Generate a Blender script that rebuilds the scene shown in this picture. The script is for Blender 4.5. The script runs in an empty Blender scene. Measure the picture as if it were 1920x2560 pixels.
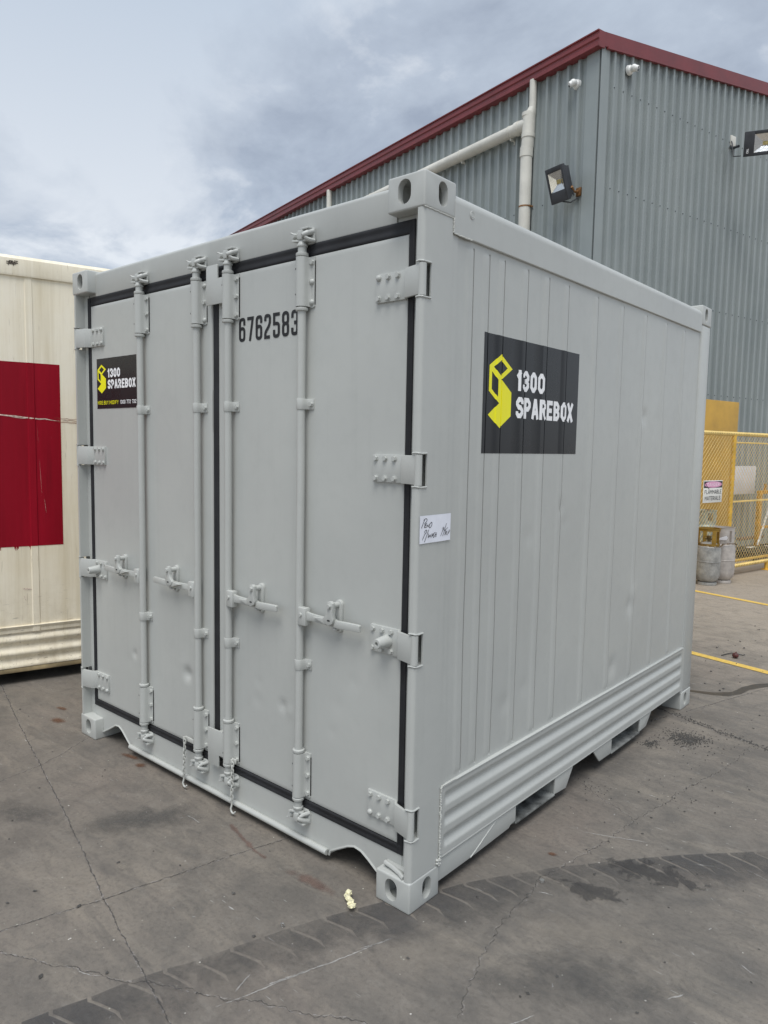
import bpy, bmesh, math, random
from mathutils import Vector, Matrix
from mathutils.geometry import tessellate_polygon
random.seed(7)
scene = bpy.context.scene
COL = scene.collection

# ------------------------------------------------------------------ camera
CAM = Vector((1.52367514, -1.93843368, 1.68097166))
YAW, PITCH, ROLL, FPX = -7.13010844e-01, -9.03304869e-02, 1.78814939e-02, 1810.877
fw = Vector((math.sin(YAW)*math.cos(PITCH), math.cos(YAW)*math.cos(PITCH), math.sin(PITCH)))
rt = Vector((math.cos(YAW), -math.sin(YAW), 0)); up = rt.cross(fw)
rt, up = rt*math.cos(ROLL)+up*math.sin(ROLL), -rt*math.sin(ROLL)+up*math.cos(ROLL)
cam = bpy.data.cameras.new('camera'); camo = bpy.data.objects.new('camera', cam); COL.objects.link(camo)
camo.matrix_world = Matrix(((rt.x, up.x, -fw.x, CAM.x), (rt.y, up.y, -fw.y, CAM.y), (rt.z, up.z, -fw.z, CAM.z), (0, 0, 0, 1)))
cam.sensor_fit = 'HORIZONTAL'; cam.sensor_width = 36.0; cam.lens = 36.0*FPX/1920.0
cam.clip_start = 0.05; cam.clip_end = 2000
scene.camera = camo

# ------------------------------------------------------------------ world and sun
SUN_DIR = Vector((0.22, -0.36, 0.905)).normalized()      # towards the sun behind the cloud
w = bpy.data.worlds.new('World'); scene.world = w; w.use_nodes = True
nt = w.node_tree; nt.nodes.clear()
def wn(t, **k):
    n = nt.nodes.new(t)
    for a, v in k.items(): setattr(n, a, v)
    return n
wl = nt.links.new
sky = wn('ShaderNodeTexSky', sky_type='NISHITA', sun_disc=False)
sky.sun_elevation = math.asin(SUN_DIR.z); sky.sun_rotation = math.atan2(SUN_DIR.x, SUN_DIR.y)
bg1 = wn('ShaderNodeBackground'); bg1.inputs['Strength'].default_value = 0.07; wl(sky.outputs[0], bg1.inputs['Color'])
tc = wn('ShaderNodeTexCoord'); sep = wn('ShaderNodeSeparateXYZ'); wl(tc.outputs['Generated'], sep.inputs[0])
def wmath(op, a, b=None):
    n = wn('ShaderNodeMath', operation=op)
    for i, v in enumerate((a, b)):
        if v is None: continue
        if isinstance(v, (int, float)): n.inputs[i].default_value = v
        else: wl(v, n.inputs[i])
    return n.outputs[0]
zc = wmath('ADD', wmath('MAXIMUM', sep.outputs[2], 0.0), 0.42)
cx = wmath('DIVIDE', sep.outputs[0], zc); cy = wmath('DIVIDE', sep.outputs[1], zc)
cmb = wn('ShaderNodeCombineXYZ'); wl(cx, cmb.inputs[0]); wl(cy, cmb.inputs[1])
def wnoise(scale, detail, rough, dist, off):
    m = wn('ShaderNodeMapping'); m.inputs['Location'].default_value = off; wl(cmb.outputs[0], m.inputs[0])
    n = wn('ShaderNodeTexNoise'); wl(m.outputs[0], n.inputs['Vector'])
    n.inputs['Scale'].default_value = scale; n.inputs['Detail'].default_value = detail
    n.inputs['Roughness'].default_value = rough; n.inputs['Distortion'].default_value = dist
    return n.outputs[0]
def wramp(fac, stops):
    r = wn('ShaderNodeValToRGB'); wl(fac, r.inputs[0]); e = r.color_ramp.elements
    while len(e) < len(stops): e.new(0.5)
    for i, (p, c) in enumerate(stops): e[i].position = p; e[i].color = (*c, 1) if len(c) == 3 else c
    return r.outputs[0]
def wmix(fac, a, b):
    n = wn('ShaderNodeMix', data_type='RGBA'); 
    if isinstance(fac, (int, float)): n.inputs[0].default_value = fac
    else: wl(fac, n.inputs[0])
    for i, v in ((6, a), (7, b)):
        if isinstance(v, tuple): n.inputs[i].default_value = (*v, 1)
        else: wl(v, n.inputs[i])
    return n.outputs[2]
base = wramp(sep.outputs[2], [(0.0, (0.94, 0.96, 0.98)), (0.24, (0.84, 0.88, 0.93)), (0.60, (0.52, 0.62, 0.75))])
n1 = wnoise(1.7, 10, 0.54, 0.25, (-2.5, -6.0, 0)); n2 = wnoise(3.6, 9, 0.58, 0.3, (4.0, 0.0, 1.0))
grey = wramp(n1, [(0.43, (0, 0, 0)), (0.57, (1, 1, 1))])
gcol = wramp(n2, [(0.36, (0.385, 0.44, 0.535)), (0.50, (0.50, 0.565, 0.665)), (0.63, (0.86, 0.90, 0.95))])
col = wmix(grey, base, gcol)
bg2 = wn('ShaderNodeBackground'); bg2.inputs['Strength'].default_value = 0.575; wl(col, bg2.inputs['Color'])
mx = wn('ShaderNodeMixShader'); mx.inputs[0].default_value = 0.86
wl(bg1.outputs[0], mx.inputs[1]); wl(bg2.outputs[0], mx.inputs[2])
wo = wn('ShaderNodeOutputWorld'); wl(mx.outputs[0], wo.inputs[0])

sun = bpy.data.lights.new('sun', 'SUN'); sun.energy = 1.5; sun.angle = math.radians(36); sun.color = (1.0, 0.98, 0.955)
suno = bpy.data.objects.new('sun', sun); COL.objects.link(suno); suno.location = (-6, -8, 12)
suno.rotation_euler = SUN_DIR.to_track_quat('Z', 'Y').to_euler()

vs = scene.view_settings; vs.view_transform = 'Standard'; vs.look = 'None'; vs.exposure = 0.80; vs.gamma = 1.0; vs.use_curve_mapping = False

# ------------------------------------------------------------------ helpers
def lin(r, g, b):
    f = lambda c: ((c/255+0.055)/1.055)**2.4 if c/255 > 0.04045 else c/255/12.92
    return (f(r), f(g), f(b))
def append(b, tmp, M=None):
    if M is not None: bmesh.ops.transform(tmp, matrix=M, verts=tmp.verts)
    me = bpy.data.meshes.new('tmp'); tmp.to_mesh(me); tmp.free(); b.from_mesh(me); bpy.data.meshes.remove(me)
def box(b, lo, hi, bev=0.0, seg=2, M=None):
    t = bmesh.new(); bmesh.ops.create_cube(t, size=1.0)
    lo = Vector(lo); hi = Vector(hi); c = (lo+hi)/2; s = hi-lo
    for v in t.verts: v.co = Vector((v.co.x*s.x+c.x, v.co.y*s.y+c.y, v.co.z*s.z+c.z))
    if bev > 0: bmesh.ops.bevel(t, geom=t.edges[:], offset=bev, segments=seg, profile=0.5, affect='EDGES')
    append(b, t, M)
def prism(b, pts, axis, a0, a1, M=None, bev=0.0):
    t = bmesh.new()
    def p3(p, a): return {'x': (a, p[0], p[1]), 'y': (p[0], a, p[1]), 'z': (p[0], p[1], a)}[axis]
    A = [t.verts.new(p3(p, a0)) for p in pts]; B = [t.verts.new(p3(p, a1)) for p in pts]; n = len(pts)
    f1 = t.faces.new(A); f2 = t.faces.new(list(reversed(B)))
    for i in range(n): t.faces.new((A[i], B[i], B[(i+1) % n], A[(i+1) % n]))
    bmesh.ops.recalc_face_normals(t, faces=t.faces[:])
    if bev > 0:
        bmesh.ops.bevel(t, geom=[e for e in t.edges if e in f1.edges or e in f2.edges], offset=bev, segments=2, profile=0.5, affect='EDGES')
    append(b, t, M)
def ortho(d):
    d = d.normalized(); a = Vector((0, 0, 1)) if abs(d.z) < 0.9 else Vector((1, 0, 0))
    u = d.cross(a).normalized(); return u, d.cross(u).normalized()
def cyl(b, p0, p1, r0, r1=None, n=16, caps=True, M=None):
    r1 = r0 if r1 is None else r1; p0 = Vector(p0); p1 = Vector(p1); u, v = ortho(p1-p0); t = bmesh.new(); R = []
    for p, r in ((p0, r0), (p1, r1)):
        R.append([t.verts.new(p+(u*math.cos(2*math.pi*i/n)+v*math.sin(2*math.pi*i/n))*r) for i in range(n)])
    for i in range(n): t.faces.new((R[0][i], R[0][(i+1) % n], R[1][(i+1) % n], R[1][i]))
    if caps: t.faces.new(list(reversed(R[0]))); t.faces.new(R[1])
    append(b, t, M)
def tube(b, path, r, n=8, caps=True, M=None, closed=False):
    P = [Vector(p) for p in path]; t = bmesh.new(); R = []; m = len(P); pu = None
    for k in range(m):
        if closed: d = P[(k+1) % m]-P[k-1]
        else: d = P[min(k+1, m-1)]-P[max(k-1, 0)]
        d.normalize()
        if pu is None: u, v = ortho(d)
        else: u = (pu-d*pu.dot(d)).normalized(); v = d.cross(u)
        pu = u; rr = r[k] if isinstance(r, (list, tuple)) else r
        R.append([t.verts.new(P[k]+(u*math.cos(2*math.pi*i/n)+v*math.sin(2*math.pi*i/n))*rr) for i in range(n)])
    for k in range(m if closed else m-1):
        A, B = R[k], R[(k+1) % m]
        for i in range(n): t.faces.new((A[i], A[(i+1) % n], B[(i+1) % n], B[i]))
    if caps and not closed: t.faces.new(list(reversed(R[0]))); t.faces.new(R[-1])
    append(b, t, M)
def lathe(b, prof, c, n=28, M=None):
    c = Vector(c); t = bmesh.new(); R = []
    for r, z in prof:
        R.append([t.verts.new(c+Vector((r*math.cos(2*math.pi*i/n), r*math.sin(2*math.pi*i/n), z))) for i in range(n)])
    for k in range(len(R)-1):
        for i in range(n): t.faces.new((R[k][i], R[k][(i+1) % n], R[k+1][(i+1) % n], R[k+1][i]))
    append(b, t, M)
def ball(b, c, r, sub=1, sc=(1, 1, 1)):
    t = bmesh.new(); bmesh.ops.create_icosphere(t, subdivisions=sub, radius=r)
    for v in t.verts: v.co = Vector((v.co.x*sc[0]+c[0], v.co.y*sc[1]+c[1], v.co.z*sc[2]+c[2]))
    append(b, t)
def grid(b, us, vs_, f):
    G = [[b.verts.new(f(u, v)) for v in vs_] for u in us]
    for i in range(len(us)-1):
        for j in range(len(vs_)-1): b.faces.new((G[i][j], G[i+1][j], G[i+1][j+1], G[i][j+1]))
def tomesh(name, b, smooth=38, normals=True):
    if normals: bmesh.ops.recalc_face_normals(b, faces=b.faces[:])
    me = bpy.data.meshes.new(name); b.to_mesh(me); b.free()
    if smooth:
        for p in me.polygons: p.use_smooth = True
        me.set_sharp_from_angle(angle=math.radians(smooth))
    return me
def link(name, me, mat=None, parent=None, M=None, world=True, kind=None):
    o = bpy.data.objects.new(name, me); COL.objects.link(o)
    if mat is not None and me is not None and len(me.materials) == 0: me.materials.append(mat)
    if M is not None: o.matrix_basis = M
    if parent is not None:
        o.parent = parent
        if world: o.matrix_parent_inverse = wmat(parent).inverted()
    if kind: o['kind'] = kind
    return o
def wmat(o):
    m = o.matrix_basis.copy()
    if o.parent: m = wmat(o.parent) @ o.matrix_parent_inverse @ m
    return m
def part(name, b, mat, parent, M=None, smooth=38, kind=None, world=True):
    return link(name, tomesh(name, b, smooth), mat, parent, M, world, kind)
def thing(name, label, cat, loc=(0, 0, 0), group=None):
    o = bpy.data.objects.new(name, None); COL.objects.link(o); o.location = loc; o.empty_display_size = 0.1
    return tag(o, label, cat, group)
def tag(o, label, cat, group=None):
    o['label'] = label; o['category'] = cat
    if group: o['group'] = group
    return o
def mirrored(me, M):
    m2 = me.copy(); m2.transform(M)
    if M.determinant() < 0: m2.flip_normals()
    return m2

# ------------------------------------------------------------------ materials
class NT:
    def __init__(s, name):
        s.m = bpy.data.materials.new(name); s.m.use_nodes = True; s.t = s.m.node_tree
        s.p = s.t.nodes['Principled BSDF']; s.out = s.t.nodes['Material Output']; s.tc = s.n('ShaderNodeTexCoord')
    def n(s, ty, **k):
        x = s.t.nodes.new(ty)
        for a, v in k.items(): setattr(x, a, v)
        return x
    def l(s, a, b): s.t.links.new(a, b)
    def inp(s, sock, v):
        if isinstance(v, (int, float)): sock.default_value = v
        elif isinstance(v, tuple): sock.default_value = (*v, 1) if len(v) == 3 and sock.type == 'RGBA' else v
        else: s.l(v, sock)
    def vec(s, scale=(1, 1, 1), rot=(0, 0, 0), loc=(0, 0, 0)):
        m = s.n('ShaderNodeMapping'); m.inputs['Scale'].default_value = scale; m.inputs['Rotation'].default_value = rot; m.inputs['Location'].default_value = loc
        s.l(s.tc.outputs['Object'], m.inputs[0]); return m.outputs[0]
    def noise(s, scale, detail=5, rough=0.55, dist=0.0, v=None):
        x = s.n('ShaderNodeTexNoise'); s.l(v if v is not None else s.tc.outputs['Object'], x.inputs['Vector'])
        x.inputs['Scale'].default_value = scale; x.inputs['Detail'].default_value = detail; x.inputs['Roughness'].default_value = rough; x.inputs['Distortion'].default_value = dist
        return x.outputs[0]
    def ramp(s, f, stops):
        r = s.n('ShaderNodeValToRGB'); s.l(f, r.inputs[0]); e = r.color_ramp.elements
        while len(e) < len(stops): e.new(0.5)
        for i, (p, c) in enumerate(stops):
            e[i].position = p; c = (c, c, c) if isinstance(c, (int, float)) else c; e[i].color = (*c, 1)
        return r.outputs[0]
    def mix(s, f, a, b, blend='MIX'):
        x = s.n('ShaderNodeMix', data_type='RGBA', blend_type=blend); s.inp(x.inputs[0], f); s.inp(x.inputs[6], a); s.inp(x.inputs[7], b); return x.outputs[2]
    def math(s, op, a, b=None, clamp=False):
        x = s.n('ShaderNodeMath', operation=op, use_clamp=clamp); s.inp(x.inputs[0], a)
        if b is not None: s.inp(x.inputs[1], b)
        return x.outputs[0]
    def bump(s, h, strength, dist=0.01):
        x = s.n('ShaderNodeBump'); x.inputs['Strength'].default_value = strength; x.inputs['Distance'].default_value = dist; s.l(h, x.inputs['Height']); s.l(x.outputs[0], s.p.inputs['Normal'])
    def done(s, color=None, rough=None, metal=None, alpha=None):
        if color is not None: s.inp(s.p.inputs['Base Color'], color)
        if rough is not None: s.inp(s.p.inputs['Roughness'], rough)
        if metal is not None: s.inp(s.p.inputs['Metallic'], metal)
        if alpha is not None: s.inp(s.p.inputs['Alpha'], alpha)
        return s.m
def simple(name, c, rough=0.5, metal=0.0, var=0.08, scale=6.0, bump=0.0, bscale=120.0):
    s = NT(name); n = s.noise(scale, 6, 0.6)
    d = tuple(max(0, x*(1-var*2)) for x in c); e = tuple(min(1, x*(1+var)) for x in c)
    colr = s.ramp(n, [(0.3, d), (0.7, e)])
    if bump: s.bump(s.noise(bscale, 3), bump, 0.004)
    return s.done(colr, s.math('ADD', s.math('MULTIPLY', n, 0.16), rough-0.08), metal)

def paint_mat():
    s = NT('grey_paint'); n = s.noise(1.1, 7, 0.6); f = s.noise(14, 6, 0.65)
    c = s.ramp(n, [(0.30, lin(180, 182, 178)), (0.70, lin(189, 191, 186))])
    c = s.mix(s.ramp(f, [(0.50, 0.0), (0.80, 0.14)]), c, lin(154, 158, 153))
    st = s.noise(3.0, 6, 0.6, 0.2, s.vec((9, 9, 0.35)))
    c = s.mix(s.ramp(st, [(0.55, 0.0), (0.85, 0.16)]), c, lin(152, 156, 150))
    s.bump(s.math('ADD', s.math('MULTIPLY', s.noise(3.2, 3, 0.5), 1.0), s.math('MULTIPLY', s.noise(260, 2, 0.5), 0.035)), 0.10, 0.02)
    return s.done(c, s.math('ADD', s.math('MULTIPLY', f, 0.20), 0.26))
PAINT = paint_mat()
RUBBER = simple('black_rubber', lin(34, 35, 38), 0.72, 0, 0.3, 9, 0.12, 40)
DARK = simple('dark_steel', lin(40, 40, 40), 0.7)
SEALANT = simple('weld_paint', lin(196, 197, 191), 0.38, 0, 0.08, 30)
STICK = simple('sticker_vinyl_black', lin(30, 33, 37), 0.28, 0, 0.10, 3); STICK.node_tree.nodes['Principled BSDF'].inputs['Specular IOR Level'].default_value = 0.35
YELLOW = simple('sticker_yellow', lin(255, 246, 8), 0.4, 0, 0.02)
WHITEINK = simple('sticker_white', lin(252, 252, 252), 0.4, 0, 0.02)
BLACKINK = simple('stencil_black', lin(22, 23, 26), 0.5, 0, 0.1, 60)
PAPER = simple('paper', lin(236, 238, 246), 0.7, 0, 0.03, 20)
PENINK = simple('marker_ink', lin(14, 14, 18), 0.5, 0, 0.0)

def ground_mat():
    s = NT('ground_concrete')
    big = s.noise(0.55, 8, 0.62, 0.7); mid = s.noise(3.2, 9, 0.66, 0.9); fin = s.noise(60, 6, 0.7)
    grain = s.noise(420, 3, 0.7); sweep = s.noise(2.4, 7, 0.62, 1.4, s.vec((0.35, 1.6, 1), (0, 0, math.radians(-22)), (3, 1, 0)))
    c = s.ramp(big, [(0.30, (0.150, 0.135, 0.116)), (0.52, (0.187, 0.166, 0.141)), (0.75, (0.230, 0.197, 0.162))])
    c = s.mix(s.ramp(mid, [(0.36, 0.50), (0.56, 0.0)]), c, (0.094, 0.089, 0.082))
    c = s.mix(s.ramp(sweep, [(0.50, 0.0), (0.74, 0.55)]), c, (0.291, 0.254, 0.204))
    c = s.mix(s.ramp(s.noise(1.3, 6, 0.6, 0.5, s.vec(loc=(9, 4, 0))), [(0.52, 0.0), (0.74, 0.24)]), c, (0.252, 0.195, 0.161))
    # concrete colour blends to a paler beige towards the store shed
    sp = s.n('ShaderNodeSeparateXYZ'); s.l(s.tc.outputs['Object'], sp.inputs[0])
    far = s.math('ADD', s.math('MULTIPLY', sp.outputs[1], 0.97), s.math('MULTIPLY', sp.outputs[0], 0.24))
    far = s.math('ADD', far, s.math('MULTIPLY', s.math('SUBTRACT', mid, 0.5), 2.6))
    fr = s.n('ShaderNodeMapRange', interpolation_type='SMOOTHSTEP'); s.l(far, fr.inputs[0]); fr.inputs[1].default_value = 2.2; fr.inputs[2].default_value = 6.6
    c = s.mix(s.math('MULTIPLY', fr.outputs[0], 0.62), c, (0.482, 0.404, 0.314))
    wip = s.noise(7.5, 8, 0.68, 2.2, s.vec((0.6, 1.3, 1), (0, 0, math.radians(28)), (1, 6, 0)))
    c = s.mix(s.ramp(wip, [(0.34, 0.42), (0.50, 0.0)]), c, (0.086, 0.082, 0.077))
    c = s.mix(s.ramp(wip, [(0.54, 0.0), (0.72, 0.34)]), c, (0.267, 0.249, 0.219))
    # rubber and grit speckle
    c = s.mix(s.ramp(fin, [(0.30, 0.55), (0.50, 0.0)]), c, (0.077, 0.071, 0.061))
    c = s.mix(s.ramp(fin, [(0.60, 0.0), (0.80, 0.35)]), c, (0.383, 0.339, 0.281))
    c = s.mix(s.ramp(grain, [(0.35, 0.35), (0.50, 0.0)]), c, (0.070, 0.063, 0.057))
    c = s.mix(s.ramp(grain, [(0.58, 0.0), (0.75, 0.30)]), c, (0.459, 0.417, 0.354))
    # pale scratches and flecks
    def scr(rot, sc, lo, hi, loc):
        k = s.noise(1.0, 2, 0.4, 0.25, s.vec(sc, (0, 0, math.radians(rot)), loc))
        return s.ramp(k, [(lo, 0.0), (hi, 1.0)])
    pm = s.ramp(s.noise(2.2, 4, 0.6, 0, s.vec(loc=(5, 8, 2))), [(0.42, 0.0), (0.62, 1.0)])
    sc1 = s.math('MULTIPLY', s.math('MAXIMUM', scr(24, (11, 150, 1), 0.735, 0.78, (0, 0, 0)), scr(-34, (13, 170, 1), 0.745, 0.79, (3, 7, 0))), pm)
    c = s.mix(s.math('MULTIPLY', sc1, 0.75), c, (0.557, 0.559, 0.541))
    vo = s.n('ShaderNodeTexVoronoi'); s.l(s.vec((1, 1, 1)), vo.inputs['Vector']); vo.inputs['Scale'].default_value = 26
    fl = s.ramp(vo.outputs['Distance'], [(0.05, 1.0), (0.09, 0.0)])
    c = s.mix(s.math('MULTIPLY', fl, s.ramp(mid, [(0.55, 0.0), (0.62, 0.9)])), c, (0.557, 0.559, 0.472))
    h = s.math('ADD', s.math('MULTIPLY', fin, 0.6), s.math('MULTIPLY', grain, 0.4)); s.bump(h, 0.35, 0.004)
    return s.done(c, s.ramp(mid, [(0.3, 0.50), (0.7, 0.74)]))
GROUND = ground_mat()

def fade_mat(name, c, amax, thr=(0.25, 0.6), nscale=14, rough=0.7, warp=0.55, c2=None):
    s = NT(name); at = s.n('ShaderNodeAttribute', attribute_name='fade')
    n = s.noise(nscale, 8, 0.68, 0.4)
    f = s.math('ADD', at.outputs['Fac'], s.math('MULTIPLY', s.math('SUBTRACT', n, 0.5), warp*2))
    a = s.math('MULTIPLY', s.ramp(f, [(thr[0], 0.0), (thr[1], 1.0)]), amax)
    colr = s.ramp(s.noise(40, 6, 0.7), [(0.35, c), (0.7, c2 or tuple(x*1.5 for x in c))])
    return s.done(colr, rough, 0.0, a)
CRACK = fade_mat('joint_grime', (0.070, 0.066, 0.061), 0.66, (0.36, 0.62), 38, 0.9, 0.80)
CRACKEDGE = fade_mat('joint_spall', (0.30, 0.28, 0.26), 0.60, (0.50, 0.68), 70, 0.9, 0.80)
TYRE = fade_mat('tyre_rubber_mark', (0.062, 0.061, 0.062), 0.56, (0.20, 1.05), 8, 0.62, 0.72)
WET = fade_mat('wet_stain', (0.034, 0.034, 0.036), 0.36, (0.46, 0.56), 13, 0.45, 1.15)
RUST = fade_mat('rust_stain', (0.125, 0.050, 0.022), 0.62, (0.35, 0.75), 26, 0.85, 0.5, (0.17, 0.075, 0.035))
REDDUST = fade_mat('red_dust_stain', (0.150, 0.085, 0.068), 0.42, (0.35, 0.80), 22, 0.85, 0.6)
PALE = fade_mat('pale_scuff', (0.27, 0.24, 0.20), 0.34, (0.35, 0.85), 18, 0.85, 0.6)
SCRATCH = fade_mat('pale_scratch', (0.38, 0.37, 0.35), 0.6, (0.40, 0.62), 60, 0.85, 0.6)
LINEPAINT = fade_mat('worn_yellow_paint', lin(206, 172, 84), 0.92, (0.30, 0.50), 30, 0.7, 0.60)

# ------------------------------------------------------------------ ground
gb = bmesh.new()
for (x0, x1, y0, y1) in ((-150, 150, -150, 150),):
    grid(gb, [x0, -12, 12, x1], [y0, -12, 14, y1], lambda u, v: (u, v, 0.0))
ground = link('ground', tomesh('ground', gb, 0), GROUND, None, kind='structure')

def fade_mesh(name, verts, faces, fades, mat, parent=ground, kind=None):
    me = bpy.data.meshes.new(name); me.from_pydata(verts, [], faces)
    a = me.attributes.new('fade', 'FLOAT', 'POINT')
    for i, f in enumerate(fades): a.data[i].value = f
    return link(name, me, mat, parent, kind=kind)
def ribbon(name, pts, width, mat, z=0.0015, jit=0.0, step=0.02, edge=0.0, core=1.0, taper=False):
    P = [Vector((p[0], p[1], 0)) for p in pts]; Q = []
    for a, b_ in zip(P[:-1], P[1:]):
        n = max(1, int((b_-a).length/step))
        for i in range(n): Q.append(a.lerp(b_, i/n))
    Q.append(P[-1]); V = []; F = []; A = []; off = 0.0; m = len(Q)
    for i, q in enumerate(Q):
        d = (Q[min(i+1, m-1)]-Q[max(i-1, 0)]).normalized(); nrm = Vector((-d.y, d.x, 0))
        off = off*0.7+random.uniform(-jit, jit); q = q+nrm*off; wdt = width*random.uniform(0.6, 1.35)/2
        k = 1.0
        if taper: k = min(1, 3*min(i, m-1-i)/m+0.15)
        for s_, f in ((-1, edge), (0, core), (1, edge)):
            V.append((q.x+nrm.x*s_*wdt, q.y+nrm.y*s_*wdt, z)); A.append(f*k)
        if i:
            o = 3*i
            F += [(o-3, o-2, o+1, o), (o-2, o-1, o+2, o+1)]
    return fade_mesh(name, V, F, A, mat)
def stain(name, c, rx, ry, rot, mat, z=0.0012, n=28, rings=5):
    V = [(c[0], c[1], z)]; A = [1.0]; F = []
    cr, sr = math.cos(rot), math.sin(rot)
    for k in range(1, rings+1):
        for i in range(n):
            a = 2*math.pi*i/n; x = rx*k/rings*math.cos(a); y = ry*k/rings*math.sin(a)
            V.append((c[0]+x*cr-y*sr, c[1]+x*sr+y*cr, z)); A.append(1-k/rings)
    for i in range(n):
        F.append((0, 1+i, 1+(i+1) % n))
        for k in range(rings-1):
            o = 1+k*n; F.append((o+i, o+n+i, o+n+(i+1) % n, o+(i+1) % n))
    return fade_mesh(name, V, F, A, mat)

# slab joints and cracks
jA = [(-7.0, 0.87), (-3.552, 0.002), (-2.864, -0.178), (-2.196, -0.344), (-1.63, -0.485), (-1.225, -0.591), (-0.901, -0.681), (-0.683, -0.735), (-0.503, -0.776), (-0.433, -0.792), (-0.32, -0.819), (0.6, -1.05)]
jB = [(-1.25, -2.05), (-0.985, -1.011), (-0.894, -0.684), (-0.836, -0.448), (-0.78, -0.192), (-0.701, 0.081)]
jC = [(-2.0, -0.9), (-2.148, -0.525), (-2.177, -0.346), (-2.241, -0.202), (-2.338, -0.004)]
cD = [(-1.3, -1.2), (-0.886, -1.05), (-0.776, -1.003), (-0.631, -0.93), (-0.533, -0.884), (-0.458, -0.844), (-0.387, -0.786), (-0.264, -0.729), (-0.149, -0.671), (-0.077, -0.618), (-0.002, -0.588), (0.091, -0.538), (0.164, -0.481), (0.4, -0.40)]
cF = [(0.405, -0.266), (0.346, -0.127), (0.317, -0.034), (0.291, 0.087), (0.264, 0.172), (0.267, 0.257), (0.264, 0.358), (0.244, 0.529), (0.26, 0.646), (0.283, 0.775), (0.315, 0.965), (0.333, 1.21), (0.377, 1.446), (0.393, 1.643), (0.423, 1.817), (0.467, 2.032), (0.493, 2.262), (0.512, 2.502)]
jG = [(-0.30, 2.81), (-0.097, 2.747), (0.037, 2.687), (0.274, 2.613), (0.432, 2.579), (0.589, 2.513), (2.4, 2.03)]
jH = [(0.035, 2.818), (0.168, 3.261), (0.31, 3.713), (1.2, 6.6)]
cI = [(-0.069, 2.483), (-0.032, 2.647)]
cJ = [(-0.02, 1.40), (0.12, 1.32), (0.25, 1.28), (0.36, 1.20)]
for nm, pts, wd, jt in (('slab_joint', jA, 0.009, 0.0016), ('slab_joint', jB, 0.008, 0.002), ('slab_joint', jC, 0.005, 0.003), ('slab_joint', jG, 0.016, 0.004), ('slab_joint', jH, 0.006, 0.002), ('ground_crack', cD, 0.0055, 0.005), ('ground_crack', cF, 0.0045, 0.006), ('ground_crack', cI, 0.010, 0.004), ('ground_crack', cJ, 0.0035, 0.005)):
    ribbon(nm, pts, wd*3.4, CRACKEDGE, 0.0010, jt, 0.012, 0.05, 0.62)
    ribbon(nm, pts, wd*0.9, CRACK, 0.0018, jt*1.3, 0.009, 0.25, 0.72)
# scratches
for pts in ([(-0.187, -0.823), (-0.162, -0.714), (-0.112, -0.57), (-0.062, -0.412), (-0.004, -0.246), (0.037, -0.095), (0.06, -0.03)], [(-0.13, -0.60), (-0.055, -0.39)], [(-0.02, -0.26), (0.045, -0.11)], [(-1.22, -0.13), (-1.06, -0.13)], [(0.26, 0.44), (0.34, 0.47)], [(0.62, 1.02), (0.75, 1.10)], [(0.80, 1.16), (0.93, 1.12)], [(0.17, 0.95), (0.50, 1.10)], [(-0.62, -0.93), (-0.55, -0.90)], [(-0.16, -0.66), (-0.20, -0.55)], [(0.52, -0.20), (0.57, -0.09)], [(0.83, 0.22), (0.88, 0.30)], [(0.95, 0.55), (1.02, 0.52)]):
    ribbon('ground_scratch', pts, 0.009, SCRATCH, 0.0014, 0.002, 0.012, 0.1, 0.9, True)
for i in range(70):
    x = random.uniform(-0.2, 1.4); y = random.uniform(-0.7, 3.2)
    if x < 0.08 and y > -0.05: continue
    a = random.uniform(0, math.pi); L = random.uniform(0.006, 0.035)
    ribbon('ground_scratch', [(x, y), (x+L*math.cos(a), y+L*math.sin(a))], 0.005, SCRATCH, 0.0014, 0.001, 0.006, 0.3, 1.0, True)
for i in range(45):
    x = random.uniform(-3.0, 0.0); y = random.uniform(-1.3, -0.1)
    a = random.uniform(0, math.pi); L = random.uniform(0.006, 0.03)
    ribbon('ground_scratch', [(x, y), (x+L*math.cos(a), y+L*math.sin(a))], 0.005, SCRATCH, 0.0014, 0.001, 0.006, 0.3, 1.0, True)

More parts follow.
